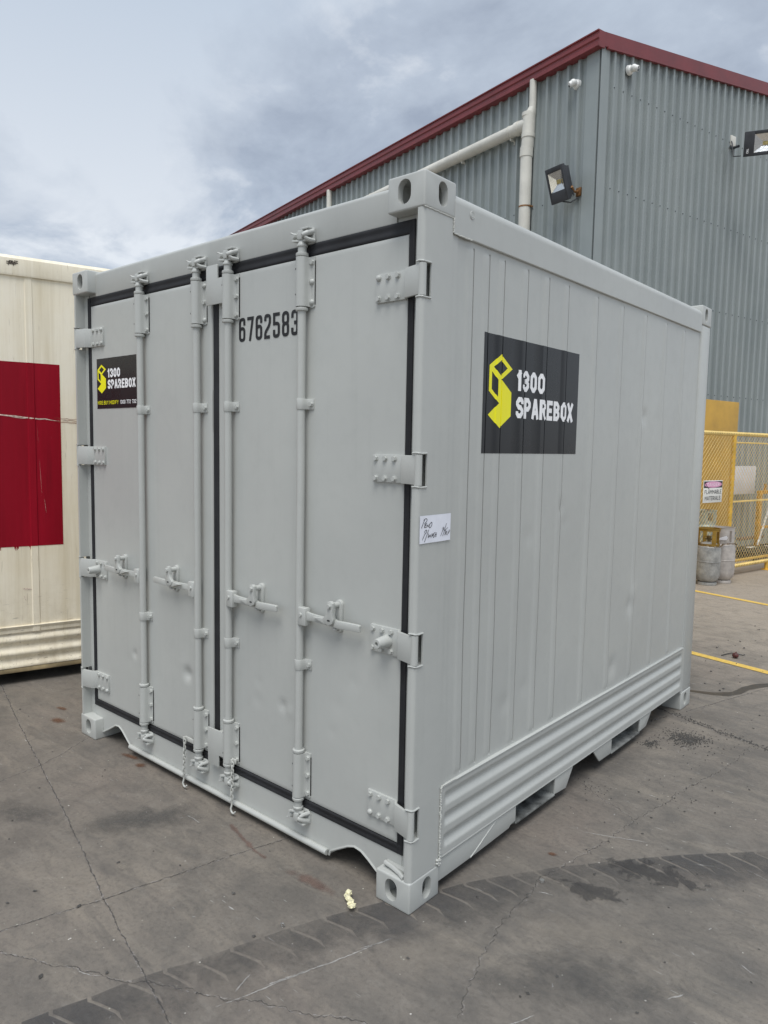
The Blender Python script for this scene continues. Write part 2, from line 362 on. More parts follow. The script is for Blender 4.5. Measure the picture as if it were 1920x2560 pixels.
# tyre track: tread blocks between printed grooves, curving past the near corner
EDGE = [(-0.62, -1.35), (-0.575, -1.24), (-0.531, -1.135), (-0.509, -1.054), (-0.475, -0.953), (-0.447, -0.836), (-0.410, -0.734), (-0.368, -0.640), (-0.334, -0.531), (-0.298, -0.426), (-0.263, -0.326), (-0.218, -0.211), (-0.168, -0.100), (-0.117, 0.008), (-0.066, 0.102), (-0.009, 0.2), (0.035, 0.298), (0.083, 0.381), (0.138, 0.472), (0.198, 0.558), (0.256, 0.653), (0.329, 0.741), (0.393, 0.832), (0.464, 0.92), (0.53, 1.002), (0.594, 1.079), (0.661, 1.152), (0.735, 1.23), (0.817, 1.316), (0.90, 1.40), (0.985, 1.48)]
def track(name, E_, wd, aout, gap, mat, z):
    V = []; F = []; A = []; m = len(E_); n = []
    for i in range(m):
        d = Vector((E_[min(i+1, m-1)][0]-E_[max(i-1, 0)][0], E_[min(i+1, m-1)][1]-E_[max(i-1, 0)][1], 0)).normalized(); n.append((d, Vector((d.y, -d.x, 0))))
    strength = [(0.80+0.20*math.sin(i*0.55+0.6))*random.uniform(0.75, 1.05) for i in range(m)]
    for i in range(m-1):
        p0 = Vector((*E_[i], z)); p1 = Vector((*E_[i+1], z)); d0, n0 = n[i]; d1, n1 = n[i+1]; k = strength[i]
        rows = []
        for q, f, sk, g in ((0.0, 0.90, 0.0, gap), (0.016, 0.95, -0.002, gap), (0.034, 1.0, 0.012, gap), (0.070, 0.95, 0.036, gap), (0.105, 0.88, 0.057, gap), (0.150, 0.70, 0.064, 0.0), (0.215, 0.40, 0.072, 0.0), (wd, aout, 0.08, 0)):
            a = p0+n0*q+d0*(sk+g/2); b_ = p1+n1*q+d1*(sk-g/2); c_ = a.lerp(b_, 0.5)
            rows.append(len(V)); V += [a, c_, b_]; A += [f*k]*3
        for r0, r1 in zip(rows[:-1], rows[1:]):
            for j in range(2): F.append((r0+j, r1+j, r1+j+1, r0+j+1))
    return fade_mesh(name, [tuple(v) for v in V], F, A, mat)
track('tyre_mark', EDGE, 0.30, 0.0, 0.012, TYRE, 0.0020)
FAINT = fade_mat('faint_grime', (0.075, 0.074, 0.072), 0.42, (0.25, 1.1), 7, 0.7, 1.3)
# stains
stain('wet_stain', (0.54, 0.86), 0.30, 0.13, math.radians(14), WET, 0.0026, 40, 8)
stain('wet_stain', (0.42, 0.58), 0.20, 0.09, math.radians(20), WET, 0.0026, 40, 8)
stain('rust_stain', (0.189, 0.714), 0.035, 0.022, 0.4, RUST, 0.0030)
for c_, rx, ry in (((-2.713, -0.009), 0.10, 0.06), ((-2.893, 0.098), 0.08, 0.03), ((-1.80, 0.003), 0.06, 0.04), ((-1.937, 0.021), 0.12, 0.03)): stain('rust_stain', c_, rx, ry, 0.2, RUST, 0.0030)
stain('red_dust_stain', (-0.40, -0.095), 0.20, 0.045, 0.05, REDDUST, 0.0028)
ribbon('red_dust_stain', [(-0.98, -0.045), (-0.75, -0.104), (-0.66, -0.112)], 0.03, REDDUST, 0.0029, 0.002, 0.02, 0.2, 0.95)
stain('pale_scuff', (-1.07, -0.70), 0.12, 0.04, 0.7, PALE, 0.0028); stain('pale_scuff', (-2.50, -0.02), 0.10, 0.05, 0.3, PALE, 0.0028)
stain('pale_scuff', (-1.03, -0.53), 0.05, 0.04, 0.2, PALE, 0.0028); stain('pale_scuff', (0.16, -0.12), 0.30, 0.16, 0.9, PALE, 0.0008); stain('pale_scuff', (0.52, 0.35), 0.45, 0.16, 0.5, PALE, 0.0008)
stain('oil_stain', (-1.30, -0.30), 0.42, 0.16, 1.0, FAINT, 0.0030, 40, 8); stain('oil_stain', (-1.75, -0.62), 0.30, 0.12, 0.4, FAINT, 0.0032, 40, 8); stain('oil_stain', (0.58, 0.12), 0.42, 0.20, 0.7, FAINT, 0.0024, 40, 8)
# wet streak beyond the far corner
wu = [(-0.20, 3.27), (-0.087, 3.279), (0.055, 3.345), (0.144, 3.450), (0.163, 3.600), (0.213, 3.750), (0.282, 3.835), (0.50, 4.02)]
wd_ = [(-0.20, 3.24), (-0.076, 3.244), (0.047, 3.272), (0.150, 3.330), (0.203, 3.449), (0.222, 3.586), (0.310, 3.768), (0.52, 3.97)]
V = []; F = []; A = []
for i, (a, b_) in enumerate(zip(wu, wd_)):
    m_ = ((a[0]+b_[0])/2, (a[1]+b_[1])/2); V += [(*a, 0.0016), (*m_, 0.0016), (*b_, 0.0016)]; A += [0.25, 1.0, 0.25]
    if i: o = 3*i; F += [(o-3, o-2, o+1, o), (o-2, o-1, o+2, o+1)]
STREAK = fade_mat('wet_streak', (0.055, 0.050, 0.045), 0.9, (0.20, 0.30), 30, 0.3, 0.25)
fade_mesh('wet_streak', V, F, A, STREAK)
# painted bay lines
def painted(p0, p1, wdt):
    p0 = Vector((*p0, 0)); p1 = Vector((*p1, 0)); d = (p1-p0).normalized(); n_ = Vector((-d.y, d.x, 0))*wdt/2; V = []; F = []; A = []; N = 60
    for i in range(N+1):
        q = p0.lerp(p1, i/N)
        for s_, f in ((-1, 0.45), (-0.7, 0.9), (0.7, 0.9), (1, 0.45)): V.append((q.x+n_.x*s_, q.y+n_.y*s_, 0.004)); A.append(f)
        if i:
            o = 4*i
            for j in range(3): F.append((o-4+j, o-3+j, o+1+j, o+j))
    fade_mesh('painted_line', V, F, A, LINEPAINT)
painted((-2.6, 7.47), (2.2, 6.13), 0.085); painted((-0.9, 4.385), (2.6, 3.55), 0.085)

# gravel and grit
def rocks(name, items, mat, label=None):
    V = []; F = []
    for (x, y, r, fl) in items:
        o = len(V); a = random.uniform(0, 6.28); ca, sa = math.cos(a), math.sin(a)
        for (px, py, pz) in ((1, 0, .1), (0, 1, 0), (-1, 0, .1), (0, -1, 0), (.1, .1, 1), (0, 0, -1)):
            k = r*random.uniform(0.6, 1.2); u, v_ = px*k*1.15, py*k*0.85
            V.append((x+u*ca-v_*sa, y+u*sa+v_*ca, max(0.0005, r*0.45*fl+pz*k*0.75*fl)))
        for t in ((0, 1, 4), (1, 2, 4), (2, 3, 4), (3, 0, 4), (1, 0, 5), (2, 1, 5), (3, 2, 5), (0, 3, 5)): F.append(tuple(o+i for i in t))
    me = bpy.data.meshes.new(name); me.from_pydata(V, [], F)
    o = link(name, me, mat, None, kind='stuff'); return tag(o, label, name.split('_')[-1])
GRAVEL = simple('gravel_stone', lin(84, 82, 79), 0.85, 0, 0.3, 90)
it = []
def gauss(cx, cy, sx, sy, rot, n, r0, r1):
    for _ in range(n):
        u, v_ = random.gauss(0, sx), random.gauss(0, sy); x = cx+u*math.cos(rot)-v_*math.sin(rot); y = cy+u*math.sin(rot)+v_*math.cos(rot)
        if x < 0.02 and y < 2.97: 
            if random.random() < 0.8: continue
        it.append((x, y, random.uniform(r0, r1), 1))
gauss(0.20, 2.35, 0.045, 0.06, -0.5, 420, 0.0025, 0.0065); gauss(0.13, 2.38, 0.05, 0.05, 0, 160, 0.002, 0.005); gauss(0.06, 2.14, 0.022, 0.035, 0, 130, 0.0025, 0.006); gauss(0.22, 2.36, 0.13, 0.15, 0, 120, 0.002, 0.006)
for _ in range(330):
    t = random.random(); x = -0.03+t*0.75; y = 2.72-0.30*t*0.85
    it.append((x+random.gauss(0, 0.012), y+random.gauss(0, 0.018)+0.012, random.uniform(0.002, 0.0055), 1))
gauss(0.05, 1.40, 0.06, 0.05, -0.6, 40, 0.002, 0.005); gauss(0.40, 1.62, 0.09, 0.09, 0, 26, 0.003, 0.007)
for _ in range(180): it.append((random.uniform(-0.3, 1.4), random.uniform(2.9, 6.8), random.uniform(0.004, 0.013), 0.8))
for _ in range(90): it.append((random.uniform(0.05, 1.5), random.uniform(-0.3, 3.0), random.uniform(0.0025, 0.008), 0.8))
for _ in range(45): it.append((random.uniform(-3.4, -0.2), random.uniform(-1.2, -0.06), random.uniform(0.003, 0.010), 0.8))
rocks('gravel', it, GRAVEL, 'loose dark gravel scattered on the concrete beside the container')
GRIT = simple('pale_grit', lin(196, 192, 184), 0.8, 0, 0.2, 90)
rocks('pale_grit', [(random.uniform(0.05, 1.5), random.uniform(-0.4, 4.5), random.uniform(0.0015, 0.0045), 0.6) for _ in range(130)]+[(random.uniform(-3.2, -0.1), random.uniform(-1.2, -0.06), random.uniform(0.0015, 0.005), 0.6) for _ in range(60)], GRIT, 'pale flecks of grit scattered over the dark concrete')
for (x, y) in ((0.253, 0.512),):
    b = bmesh.new(); cyl(b, (x, y, 0.001), (x, y, 0.009), 0.011, 0.010, 6); tag(part('steel_nut', b, simple('bare_steel', (0.5, 0.49, 0.47), 0.35, 0.9), None), 'small steel nut lying on the crack beside the container', 'nut')
b = bmesh.new(); ball(b, (-0.086, 4.364, 0.024), 0.026, 2, (1, 0.85, 0.9)); tube(b, [(-0.086, 4.364, 0.045), (-0.080, 4.366, 0.055)], 0.004, 5)
tag(part('brown_pod', b, simple('brown_husk', lin(92, 48, 44), 0.5, 0, 0.3, 60), None), 'round reddish brown pod lying by the yellow bay line', 'pod')
b = bmesh.new(); tube(b, [(-0.189, 4.353, 0.006), (-0.165, 4.43, 0.008), (-0.143, 4.471, 0.010), (-0.10, 4.485, 0.008), (-0.06, 4.491, 0.005), (-0.05, 4.505, 0.008)], 0.004, 6)
tag(part('wire_offcut', b, simple('dark_wire', lin(60, 60, 58), 0.5), None), 'thin dark curved wire offcut on the concrete beside the brown pod', 'wire')
# crumpled scrap of foam
b = bmesh.new()
for i in range(9):
    t = i/8; o = len(b.verts); ball(b, (-0.236+t*0.066+random.uniform(-.006, .006), -0.074-t*0.043+random.uniform(-.008, .008), 0.012+random.uniform(-0.004, 0.010)), random.uniform(0.007, 0.012), 2, (random.uniform(.6, 1.5), random.uniform(.6, 1.5), random.uniform(.4, 0.9)))
b.verts.ensure_lookup_table()
for v in b.verts: v.co += Vector((random.uniform(-1, 1), random.uniform(-1, 1), random.uniform(-0.8, 0.8)))*0.0035; v.co.z = max(v.co.z, 0.001)
tag(part('foam_scrap', b, simple('cured_foam', lin(232, 226, 190), 0.8, 0, 0.12, 60), None, smooth=0), 'crumpled cream foam scrap on the ground before the near container corner', 'foam scrap')
b = bmesh.new(); tube(b, [(-0.310, -0.335, 0.003), (-0.288, -0.348, 0.003), (-0.284, -0.340, 0.003), (-0.300, -0.331, 0.003), (-0.306, -0.338, 0.004), (-0.293, -0.346, 0.004)], 0.0016, 5)
tag(part('paper_clip', b, simple('clip_steel', (0.6, 0.6, 0.6), 0.3, 0.9), None), 'tiny bent metal clip lying beside the tyre track', 'clip')

# ------------------------------------------------------------------ stroke lettering
S_ = 0  # marks a sharp corner
GL = {
 '0': (1, [([(0, 0), (1, 0), (1, 1), (0, 1)], True)]), 'O': (1, [([(0, 0), (1, 0), (1, 1), (0, 1)], True)]),
 '1': (.62, [([(.72, 0), (.72, 1)], False), ([(.72, .94), (0, .78)], False)]),
 '2': (1, [([(0, .76), (0, 1), (1, 1), (1, .6), (0, .22), (0, 0, S_), (1, 0)], False)]),
 '3': (1, [([(0, .72), (0, 1), (1, 1), (1, .505), (.35, .505)], False), ([(.35, .495), (1, .495), (1, 0), (0, 0), (0, .28)], False)]),
 '5': (1, [([(.95, 1), (0, 1, S_), (0, .58, S_), (1, .58), (1, 0), (0, 0), (0, .22)], False)]),
 '6': (1, [([(0, 0), (1, 0), (1, .56), (0, .56)], True), ([(0, .3), (0, 1), (1, 1), (1, .78)], False)]),
 '7': (1, [([(0, 1), (1, 1, S_), (.42, 0)], False)]),
 '8': (1, [([(0, 0), (1, 0), (1, .52), (0, .52)], True), ([(0, .52), (1, .52), (1, 1), (0, 1)], True)]),
 'A': (1.05, [([(0, 0), (.40, 1, S_), (.60, 1, S_), (1, 0)], False), ([(.2, .27), (.8, .27)], False)]),
 'B': (1, [([(0, 0, S_), (1, 0), (1, .53), (0, .53, S_)], True), ([(0, .5, S_), (.97, .5), (.97, 1), (0, 1, S_)], True)]),
 'C': (1, [([(1, .76), (1, 1), (0, 1), (0, 0), (1, 0), (1, .24)], False)]),
 'D': (1, [([(0, 0, S_), (1, 0), (1, 1), (0, 1, S_)], True)]),
 'E': (.92, [([(1, 1), (0, 1, S_), (0, 0, S_), (1, 0)], False), ([(0, .5), (.8, .5)], False)]),
 'F': (.92, [([(1, 1), (0, 1, S_), (0, 0)], False), ([(0, .52), (.8, .52)], False)]),
 'G': (1, [([(1, .76), (1, 1), (0, 1), (0, 0), (1, 0), (1, .46, S_), (.6, .46)], False)]),
 'H': (1, [([(0, 0), (0, 1)], False), ([(1, 0), (1, 1)], False), ([(0, .5), (1, .5)], False)]),
 'I': (.34, [([(.5, 0), (.5, 1)], False)]),
 'L': (.9, [([(0, 1), (0, 0, S_), (1, 0)], False)]),
 'M': (1.3, [([(0, 0), (0, 1, S_), (.5, .4, S_), (1, 1, S_), (1, 0)], False)]),
 'N': (1.05, [([(0, 0), (0, 1, S_), (1, 0, S_), (1, 1)], False)]),
 'P': (1, [([(0, 0), (0, 1, S_), (1, 1), (1, .44), (0, .44)], False)]),
 'R': (1, [([(0, 0), (0, 1, S_), (1, 1), (1, .46), (0, .46)], False), ([(.5, .46), (1, 0)], False)]),
 'S': (1, [([(1, .73), (1, 1), (0, 1), (0, .51), (1, .51), (1, 0), (0, 0), (0, .27)], False)]),
 'T': (1, [([(.5, 0), (.5, 1)], False), ([(0, 1), (1, 1)], False)]),
 'U': (1, [([(0, 1), (0, 0), (1, 0), (1, 1)], False)]),
 'X': (1, [([(.02, 0), (.98, 1)], False), ([(.02, 1), (.98, 0)], False)]),
 'Y': (1, [([(0, 1), (.5, .5, S_), (.5, 0)], False), ([(1, 1), (.5, .5)], False)]),
 '.': (.3, [([(.5, 0), (.5, .02)], False)]), ' ': (.45, []),
}
def soften(pts, closed, r, seg):
    out = []; n = len(pts)
    for i, p in enumerate(pts):
        v = Vector((p[0], p[1])); sharp = len(p) > 2
        if (not closed and i in (0, n-1)) or sharp or r <= 0: out.append(v); continue
        a = Vector(pts[i-1][:2]); c = Vector(pts[(i+1) % n][:2]); da = a-v; dc = c-v
        k = min(r, da.length*0.48, dc.length*0.48); p0 = v+da.normalized()*k; p1 = v+dc.normalized()*k
        if seg == 1: out += [p0, p1]
        else:
            for j in range(seg+1):
                t = j/seg; out.append(p0*(1-t)**2+v*2*t*(1-t)+p1*t*t)
    return out
def stroke(b, pts, closed, sw, put, layer, ext=True):
    """Flat mitred ribbon along pts; put(x, y, layer) gives the 3D point."""
    P = [Vector(p) for p in pts]
    if not closed and ext:
        P[0] = P[0]+(P[0]-P[1]).normalized()*sw/2; P[-1] = P[-1]+(P[-1]-P[-2]).normalized()*sw/2
    n = len(P); Lh = []; Rh = []
    for i in range(n):
        if closed: d0 = (P[i]-P[i-1]); d1 = (P[(i+1) % n]-P[i])
        else: d0 = P[i]-P[max(i-1, 0)] if i > 0 else P[1]-P[0]; d1 = P[min(i+1, n-1)]-P[i] if i < n-1 else P[-1]-P[-2]
        d0 = d0.normalized(); d1 = d1.normalized(); n0 = Vector((-d0.y, d0.x)); n1 = Vector((-d1.y, d1.x)); m = (n0+n1)
        m = m.normalized() if m.length > 1e-6 else n0; k = 1/max(0.45, m.dot(n0)); m = m*k*sw/2
        Lh.append(b.verts.new(put(*(P[i]+m), layer))); Rh.append(b.verts.new(put(*(P[i]-m), layer)))
    for i in range(n if closed else n-1):
        j = (i+1) % n; b.faces.new((Lh[i], Lh[j], Rh[j], Rh[i]))
def text(b, s, x0, y0, h, wtot=None, cw=0.6, sw=0.2, gap=0.12, put=None, r=0.14, seg=1, slant=0.0):
    """Set s from (x0, y0), cap height h; cw glyph width / height; wtot squeezes to a total width."""
    adv = [GL[c][0]*cw*h for c in s]; g = gap*h; tot = sum(adv)+g*(len(s)-1); k = 1.0 if wtot is None else wtot/tot; x = x0; layer = 0
    for c, a in zip(s, adv):
        for pts, cl in GL[c][1]:
            q = [((sw*h/2+p[0]*(a*k-sw*h))+x, (sw*h/2+p[1]*(h-sw*h))+y0, *p[2:]) for p in pts]
            q = soften(q, cl, r*h, seg)
            if slant: q = [Vector((p[0]+slant*(p[1]-y0), p[1])) for p in q]
            stroke(b, q, cl, sw*h, put, layer, c not in 'S23CG'); layer = (layer+1) % 3
        x += a*k+g*k
    return b

# ------------------------------------------------------------------ warehouse behind
BC = Vector((-3.0, 7.532, 0)); dL = Vector((-.9713, .238, 0)); nL = Vector((-.238, -.9713, 0)); dR = Vector((.238, .9713, 0)); nR = Vector((.9713, -.238, 0))
def frame(a, b_, o): return Matrix(((a.x, b_.x, 0, o.x), (a.y, b_.y, 0, o.y), (0, 0, 1, o.z), (0, 0, 0, 1)))
ML = frame(dL, nL, BC)            # local (t along the left wall, out, z)
MR = frame(nR, dR, BC)            # local (out, t along the right wall, z)
def clad_mat():
    s = NT('grey_steel_cladding'); n = s.noise(0.9, 6, 0.6); st = s.noise(2.2, 7, 0.65, 0.2, s.vec((7, 7, 0.25)))
    c = s.ramp(n, [(0.3, lin(138, 146, 146)), (0.7, lin(151, 158, 157))])
    c = s.mix(s.ramp(st, [(0.48, 0.0), (0.75, 0.35)]), c, lin(130, 138, 136))
    return s.done(c, 0.42, 0.0)
CLAD = clad_mat(); MAROON = simple('maroon_trim', lin(122, 52, 54), 0.4, 0, 0.10, 3); PVC = simple('cream_pvc', lin(216, 214, 204), 0.45, 0, 0.08, 3); SCREW = simple('screw_grey', lin(70, 76, 80), 0.5)
wh = thing('warehouse', 'tall grey corrugated steel shed with maroon gutter behind the grey container', 'shed', BC)
RP = 0.1905
def clad(t0, n, zf0, zf1, left):
    pr = []
    for k in range(n):
        o = t0+k*RP
        pr += [(o, 0.0), (o+0.066, 0.0), (o+0.075, 0.003), (o+0.084, 0.0), (o+0.106, 0.0), (o+0.120, 0.046), (o+0.160, 0.046), (o+0.176, 0.0)]
    pr.append((t0+n*RP, 0.0)); b = bmesh.new(); V0 = []; V1 = []
    for t, o in pr:
        z1 = zf1(t)
        p = (lambda z: (t, o, z)) if left else (lambda z: (o, t, z))
        V0.append(b.verts.new(p(zf0))); V1.append(b.verts.new(p(z1)))
    for i in range(len(pr)-1): b.faces.new((V0[i], V0[i+1], V1[i+1], V1[i]))
    return b
for k in range(18):
    part('cladding_sheet', clad(0.19+k*4*RP, 4, 0.05, lambda t: 7.02, True), CLAD, wh, ML, 20)
for k in range(16):
    part('cladding_sheet', clad(0.10+k*4*RP, 4, 0.05, lambda t: 7.0+0.1355*min(t, 16-t), False), CLAD, wh, MR, 20)
b = bmesh.new(); prism(b, [(-0.004, -0.02), (-0.004, 0.034), (0.205, 0.034), (0.21, 0.02), (0.21, 0.0), (0.0, 0.0)], 'z', 0.05, 7.05); part('corner_flashing', b, CLAD, wh, ML, 20)
b = bmesh.new(); box(b, (0.030, -0.030, 0.05), (0.036, 0.135, 7.05)); part('corner_flashing', b, CLAD, wh, MR, 20)
# quad gutter: moulded profile along the eave
gp = [(0.0, 6.965), (0.10, 6.955), (0.135, 6.965), (0.135, 7.005), (0.122, 7.015), (0.122, 7.05), (0.138, 7.065), (0.138, 7.105), (0.126, 7.115), (0.126, 7.145), (0.145, 7.150), (0.145, 7.165), (0.0, 7.165)]
b = bmesh.new(); V = [[b.verts.new((t, o, z)) for o, z in gp] for t in (-0.06, 14.2)]
for i in range(len(gp)-1): b.faces.new((V[0][i], V[0][i+1], V[1][i+1], V[1][i]))
b.faces.new(V[0]); b.faces.new(list(reversed(V[1]))); part('gutter', b, MAROON, wh, ML, 25)
# barge capping up the rake
b = bmesh.new()
for (o0, o1, za, zb) in ((-0.02, 0.055, 6.985, 7.165), (0.028, 0.075, 6.965, 6.995)):
    R_ = [[b.verts.new((o, t, z+0.1355*min(t, 16-t))) for o, z in ((o0, za), (o1, za), (o1, zb), (o0, zb))] for t in (0.14 if o0 < 0 else 0.05, 8.0, 16.0)]
    if o0 < 0:
        R_[0] = [b.verts.new((o, -0.055, z)) for o, z in ((o0, za), (o1, za), (o1, zb), (o0, zb))]
    for a, c_ in zip(R_[:-1], R_[1:]):
        for i in range(4): b.faces.new((a[i], a[(i+1) % 4], c_[(i+1) % 4], c_[i]))
    b.faces.new(R_[0]); b.faces.new(list(reversed(R_[-1])))
part('barge_capping', b, MAROON, wh, MR, 25)
b = bmesh.new()
for (o, t) in ((0, 0),):
    R_ = [[b.verts.new((oo, tt, 7.12+0.1355*min(tt, 16-tt))) for oo in (-14.2, 0.0)] for tt in (0.0, 8.0, 16.0)]
    for a, c_ in zip(R_[:-1], R_[1:]): b.faces.new((a[0], a[1], c_[1], c_[0]))
part('roof_sheet', b, CLAD, wh, MR, 0)
b = bmesh.new(); box(b, (-14.2, 0.02, 0.0), (-14.1, 16, 7.0)); box(b, (-14.2, 15.9, 0.0), (0, 16, 7.0)); part('rear_wall', b, CLAD, wh, MR, 0)
b = bmesh.new(); box(b, (-14.2, 0.004, 0.0), (-0.02, 0.010, 7.0)); box(b, (-0.010, 0.02, 0.0), (-0.004, 12.3, 7.0)); part('wall_lining', b, DARK, wh, MR, 0)
b = bmesh.new()
for z in (6.54, 5.23, 3.92, 2.6, 1.3):
    for k in range(64):
        t = 0.10+k*RP+0.125
        if k < 60: cyl(b, (0.046, t+0.015, z), (0.053, t+0.015, z), 0.009, 0.008, 6)
    for k in range(70):
        t = 0.19+k*RP+0.15; cyl(b, (t, 0, 0), (t, 0.001, 0), 0.0001, 0.0001, 3) if False else None
part('wall_screws', b, SCREW, wh, MR, 30, kind='stuff')
b = bmesh.new()
for z in (5.19, 3.9, 2.6):
    for k in range(70): cyl(b, (0.19+k*RP+0.140, 0.046, z), (0.19+k*RP+0.140, 0.053, z), 0.009, 0.008, 6)
part('wall_screws', b, SCREW, wh, ML, 30, kind='stuff')

# drain pipes on the eave wall
dp = thing('drain_pipe', 'white plastic downpipe with tee and long sloping branch on the shed wall', 'pipe', ML @ Vector((1.18, 0.1, 0)))
def pl(path, r, nm, n=20, smooth=45):
    b = bmesh.new(); tube(b, path, r, n); return part(nm, b, PVC, dp, ML, smooth)
T = 1.115; T2 = 1.19
pl([(T, 0.10, 6.98), (T, 0.10, 6.56)], 0.052, 'pipe')
pl([(T, 0.10, 6.60), (T+0.01, 0.105, 6.55), (T+0.04, 0.115, 6.50)], [0.056, 0.07, 0.088], 'coupling')
pl([(T2-0.03, 0.115, 6.53), (T2-0.02, 0.115, 6.22)], 0.092, 'tee'); pl([(T2-0.02, 0.115, 6.39), (T2+0.20, 0.115, 6.39)], 0.092, 'tee')
pl([(T2-0.02, 0.115, 6.54), (T2-0.02, 0.115, 6.49)], 0.099, 'coupling'); pl([(T2+0.14, 0.115, 6.39), (T2+0.21, 0.115, 6.39)], 0.100, 'coupling')
pl([(T2-0.02, 0.115, 6.23), (T2-0.015, 0.115, 6.10), (T2, 0.115, 6.02), (T2+0.005, 0.115, 5.95)], [0.088, 0.092, 0.092, 0.09], 'elbow')
pl([(T2-0.02, 0.115, 6.25), (T2-0.02, 0.115, 6.19)], 0.098, 'coupling'); pl([(T2+0.0, 0.115, 6.06), (T2+0.005, 0.115, 5.93)], 0.097, 'coupling')
pl([(T2, 0.115, 5.98), (T2, 0.115, 0.05)], 0.086, 'pipe'); pl([(T2+0.18, 0.115, 6.39), (7.0, 0.115, 6.39)], 0.086, 'pipe')
RUSTY = simple('rusty_band', lin(150, 110, 70), 0.6, 0.4, 0.3, 40)
b = bmesh.new(); tube(b, [(T2, 0.115, 5.235), (T2, 0.115, 5.215)], 0.091, 20); box(b, (T2-0.10, 0.0, 5.215), (T2-0.08, 0.12, 5.235)); part('bracket', b, RUSTY, dp, ML)
for t in (1.52, 2.62, 3.9, 5.2, 6.4):
    b = bmesh.new(); tube(b, [(t, 0.115, 6.39), (t+0.022, 0.115, 6.39)], 0.092, 20); box(b, (t, 0.03, 6.27), (t+0.02, 0.12, 6.30)); box(b, (t+0.002, 0.0, 6.23), (t+0.018, 0.035, 6.31)); part('bracket', b, PVC, dp, ML)
dp2 = thing('drain_pipe', 'slim white downpipe under the far end of the maroon gutter', 'pipe', ML @ Vector((6.82, 0.1, 0)))
b = bmesh.new(); tube(b, [(6.82, 0.10, 6.97), (6.82, 0.10, 6.46)], 0.056, 16); part('pipe', b, PVC, dp2, ML)
b = bmesh.new(); tube(b, [(6.82, 0.105, 6.52), (6.82, 0.108, 6.40)], 0.066, 16); part('coupling', b, PVC, dp2, ML)

# flood lights
LAMPBODY = simple('lamp_black', lin(58, 60, 64), 0.55, 0, 0.2, 8); CHROME = simple('lamp_reflector', (0.78, 0.77, 0.74), 0.16, 0.95, 0.05, 3); LED = simple('led_chip', lin(206, 186, 120), 0.5)
def glass_mat():
    s = NT('lamp_glass'); s.p.inputs['Transmission Weight'].default_value = 1.0; s.p.inputs['IOR'].default_value = 1.12
    return s.done((0.95, 0.96, 0.97), 0.03)
GLASS = glass_mat()
def flood(label, M, wdt, ht, dep, tex=False, lens=0.78):
    """Local: x right, y towards the front, z up; M places the lamp centre."""
    t = thing('flood_light', label, 'flood light', M.to_translation(), 'flood lights on the shed walls')
    hw, hh = wdt/2, ht/2; lw = hw*lens; lt = hh*0.72; lb = -hh*0.36 if not tex else -hh*0.72
    ll = -lw; lr = lw if not tex else hw*0.40
    b = bmesh.new()
    box(b, (-hw, 0, -hh), (ll, dep*0.4, hh), 0.008); box(b, (lr, 0, -hh), (hw, dep*0.4, hh), 0.008)
    box(b, (ll-0.006, 0.001, lt), (lr+0.006, dep*0.4-0.001, hh), 0.006); box(b, (ll-0.006, 0.001, -hh), (lr+0.006, dep*0.4-0.001, lb), 0.006)
    for k in range(9):
        x = -hw*0.9+k*hw*1.8/8; box(b, (x-0.004, -dep*0.55, -hh*0.8), (x+0.004, 0.005, hh*0.85), 0.002)
    box(b, (-hw*0.95, -dep*0.25, -hh*0.9), (hw*0.95, 0.004, hh*0.9), 0.01)
    part('housing', b, LAMPBODY, t, M)
    b = bmesh.new(); y1 = dep*0.32; y0 = dep*0.05; il, ir = ll*0.45+lr*0.55-(lr-ll)*0.28, ll*0.45+lr*0.55+(lr-ll)*0.10; it_, ib = lb+(lt-lb)*0.62, lb+(lt-lb)*0.32
    O = [b.verts.new(p) for p in ((ll, y1, lb), (lr, y1, lb), (lr, y1, lt), (ll, y1, lt))]; I = [b.verts.new(p) for p in ((il, y0, ib), (ir, y0, ib), (ir, y0, it_), (il, y0, it_))]
    for i in range(4): b.faces.new((O[i], O[(i+1) % 4], I[(i+1) % 4], I[i]))
    b.faces.new(I); part('reflector', b, CHROME, t, M, 0)
    b = bmesh.new(); box(b, (il+0.012, y0+0.001, ib+0.01), (ir-0.012, y0+0.008, it_-0.01), 0.002); part('led_chip', b, LED, t, M)
    b = bmesh.new(); box(b, (ll+0.001, y1+0.003, lb+0.001), (lr-0.001, y1+0.007, lt-0.001)); part('lens', b, GLASS, t, M, 0)
    return t
def lampmat(p, fwd, tilt):
    f = Vector(fwd).normalized(); r = f.cross(Vector((0, 0, 1))).normalized()
    f2 = f*math.cos(tilt)-Vector((0, 0, 1))*math.sin(tilt); u = r.cross(f2)
    return Matrix(((r.x, f2.x, u.x, p.x), (r.y, f2.y, u.y, p.y), (r.z, f2.z, u.z, p.z), (0, 0, 0, 1)))
F1M = lampmat(ML @ Vector((0.40, 0.27, 5.30)), nL*1.0+dL*0.05, math.radians(20))
f1 = flood('black flood light facing the yard beside the white downpipe', F1M, 0.315, 0.46, 0.15)
b = bmesh.new(); tube(b, [(0.27, 0.0, 5.22), (0.27, 0.12, 5.20), (0.24, 0.20, 5.24)], 0.018, 8); box(b, (0.23, 0.0, 5.16), (0.31, 0.035, 5.27), 0.004); part('bracket', b, RUSTY, f1, ML)
b = bmesh.new(); tube(b, [(0.27, 0.03, 5.14), (0.30, 0.14, 5.06), (0.36, 0.22, 5.07), (0.42, 0.24, 5.10)], 0.009, 6); part('cable', b, LAMPBODY, f1, ML)
DARKLAMP = simple('lamp_navy', lin(24, 28, 40), 0.4, 0, 0.1, 8)
ax = (nR*0.825+dR*0.566).normalized(); c2 = MR @ Vector((0.45, 2.811, 6.469)) + ax*0.23 + Vector((0, 0, -0.165))
fwd2 = Vector((ax.y, -ax.x, 0)); 
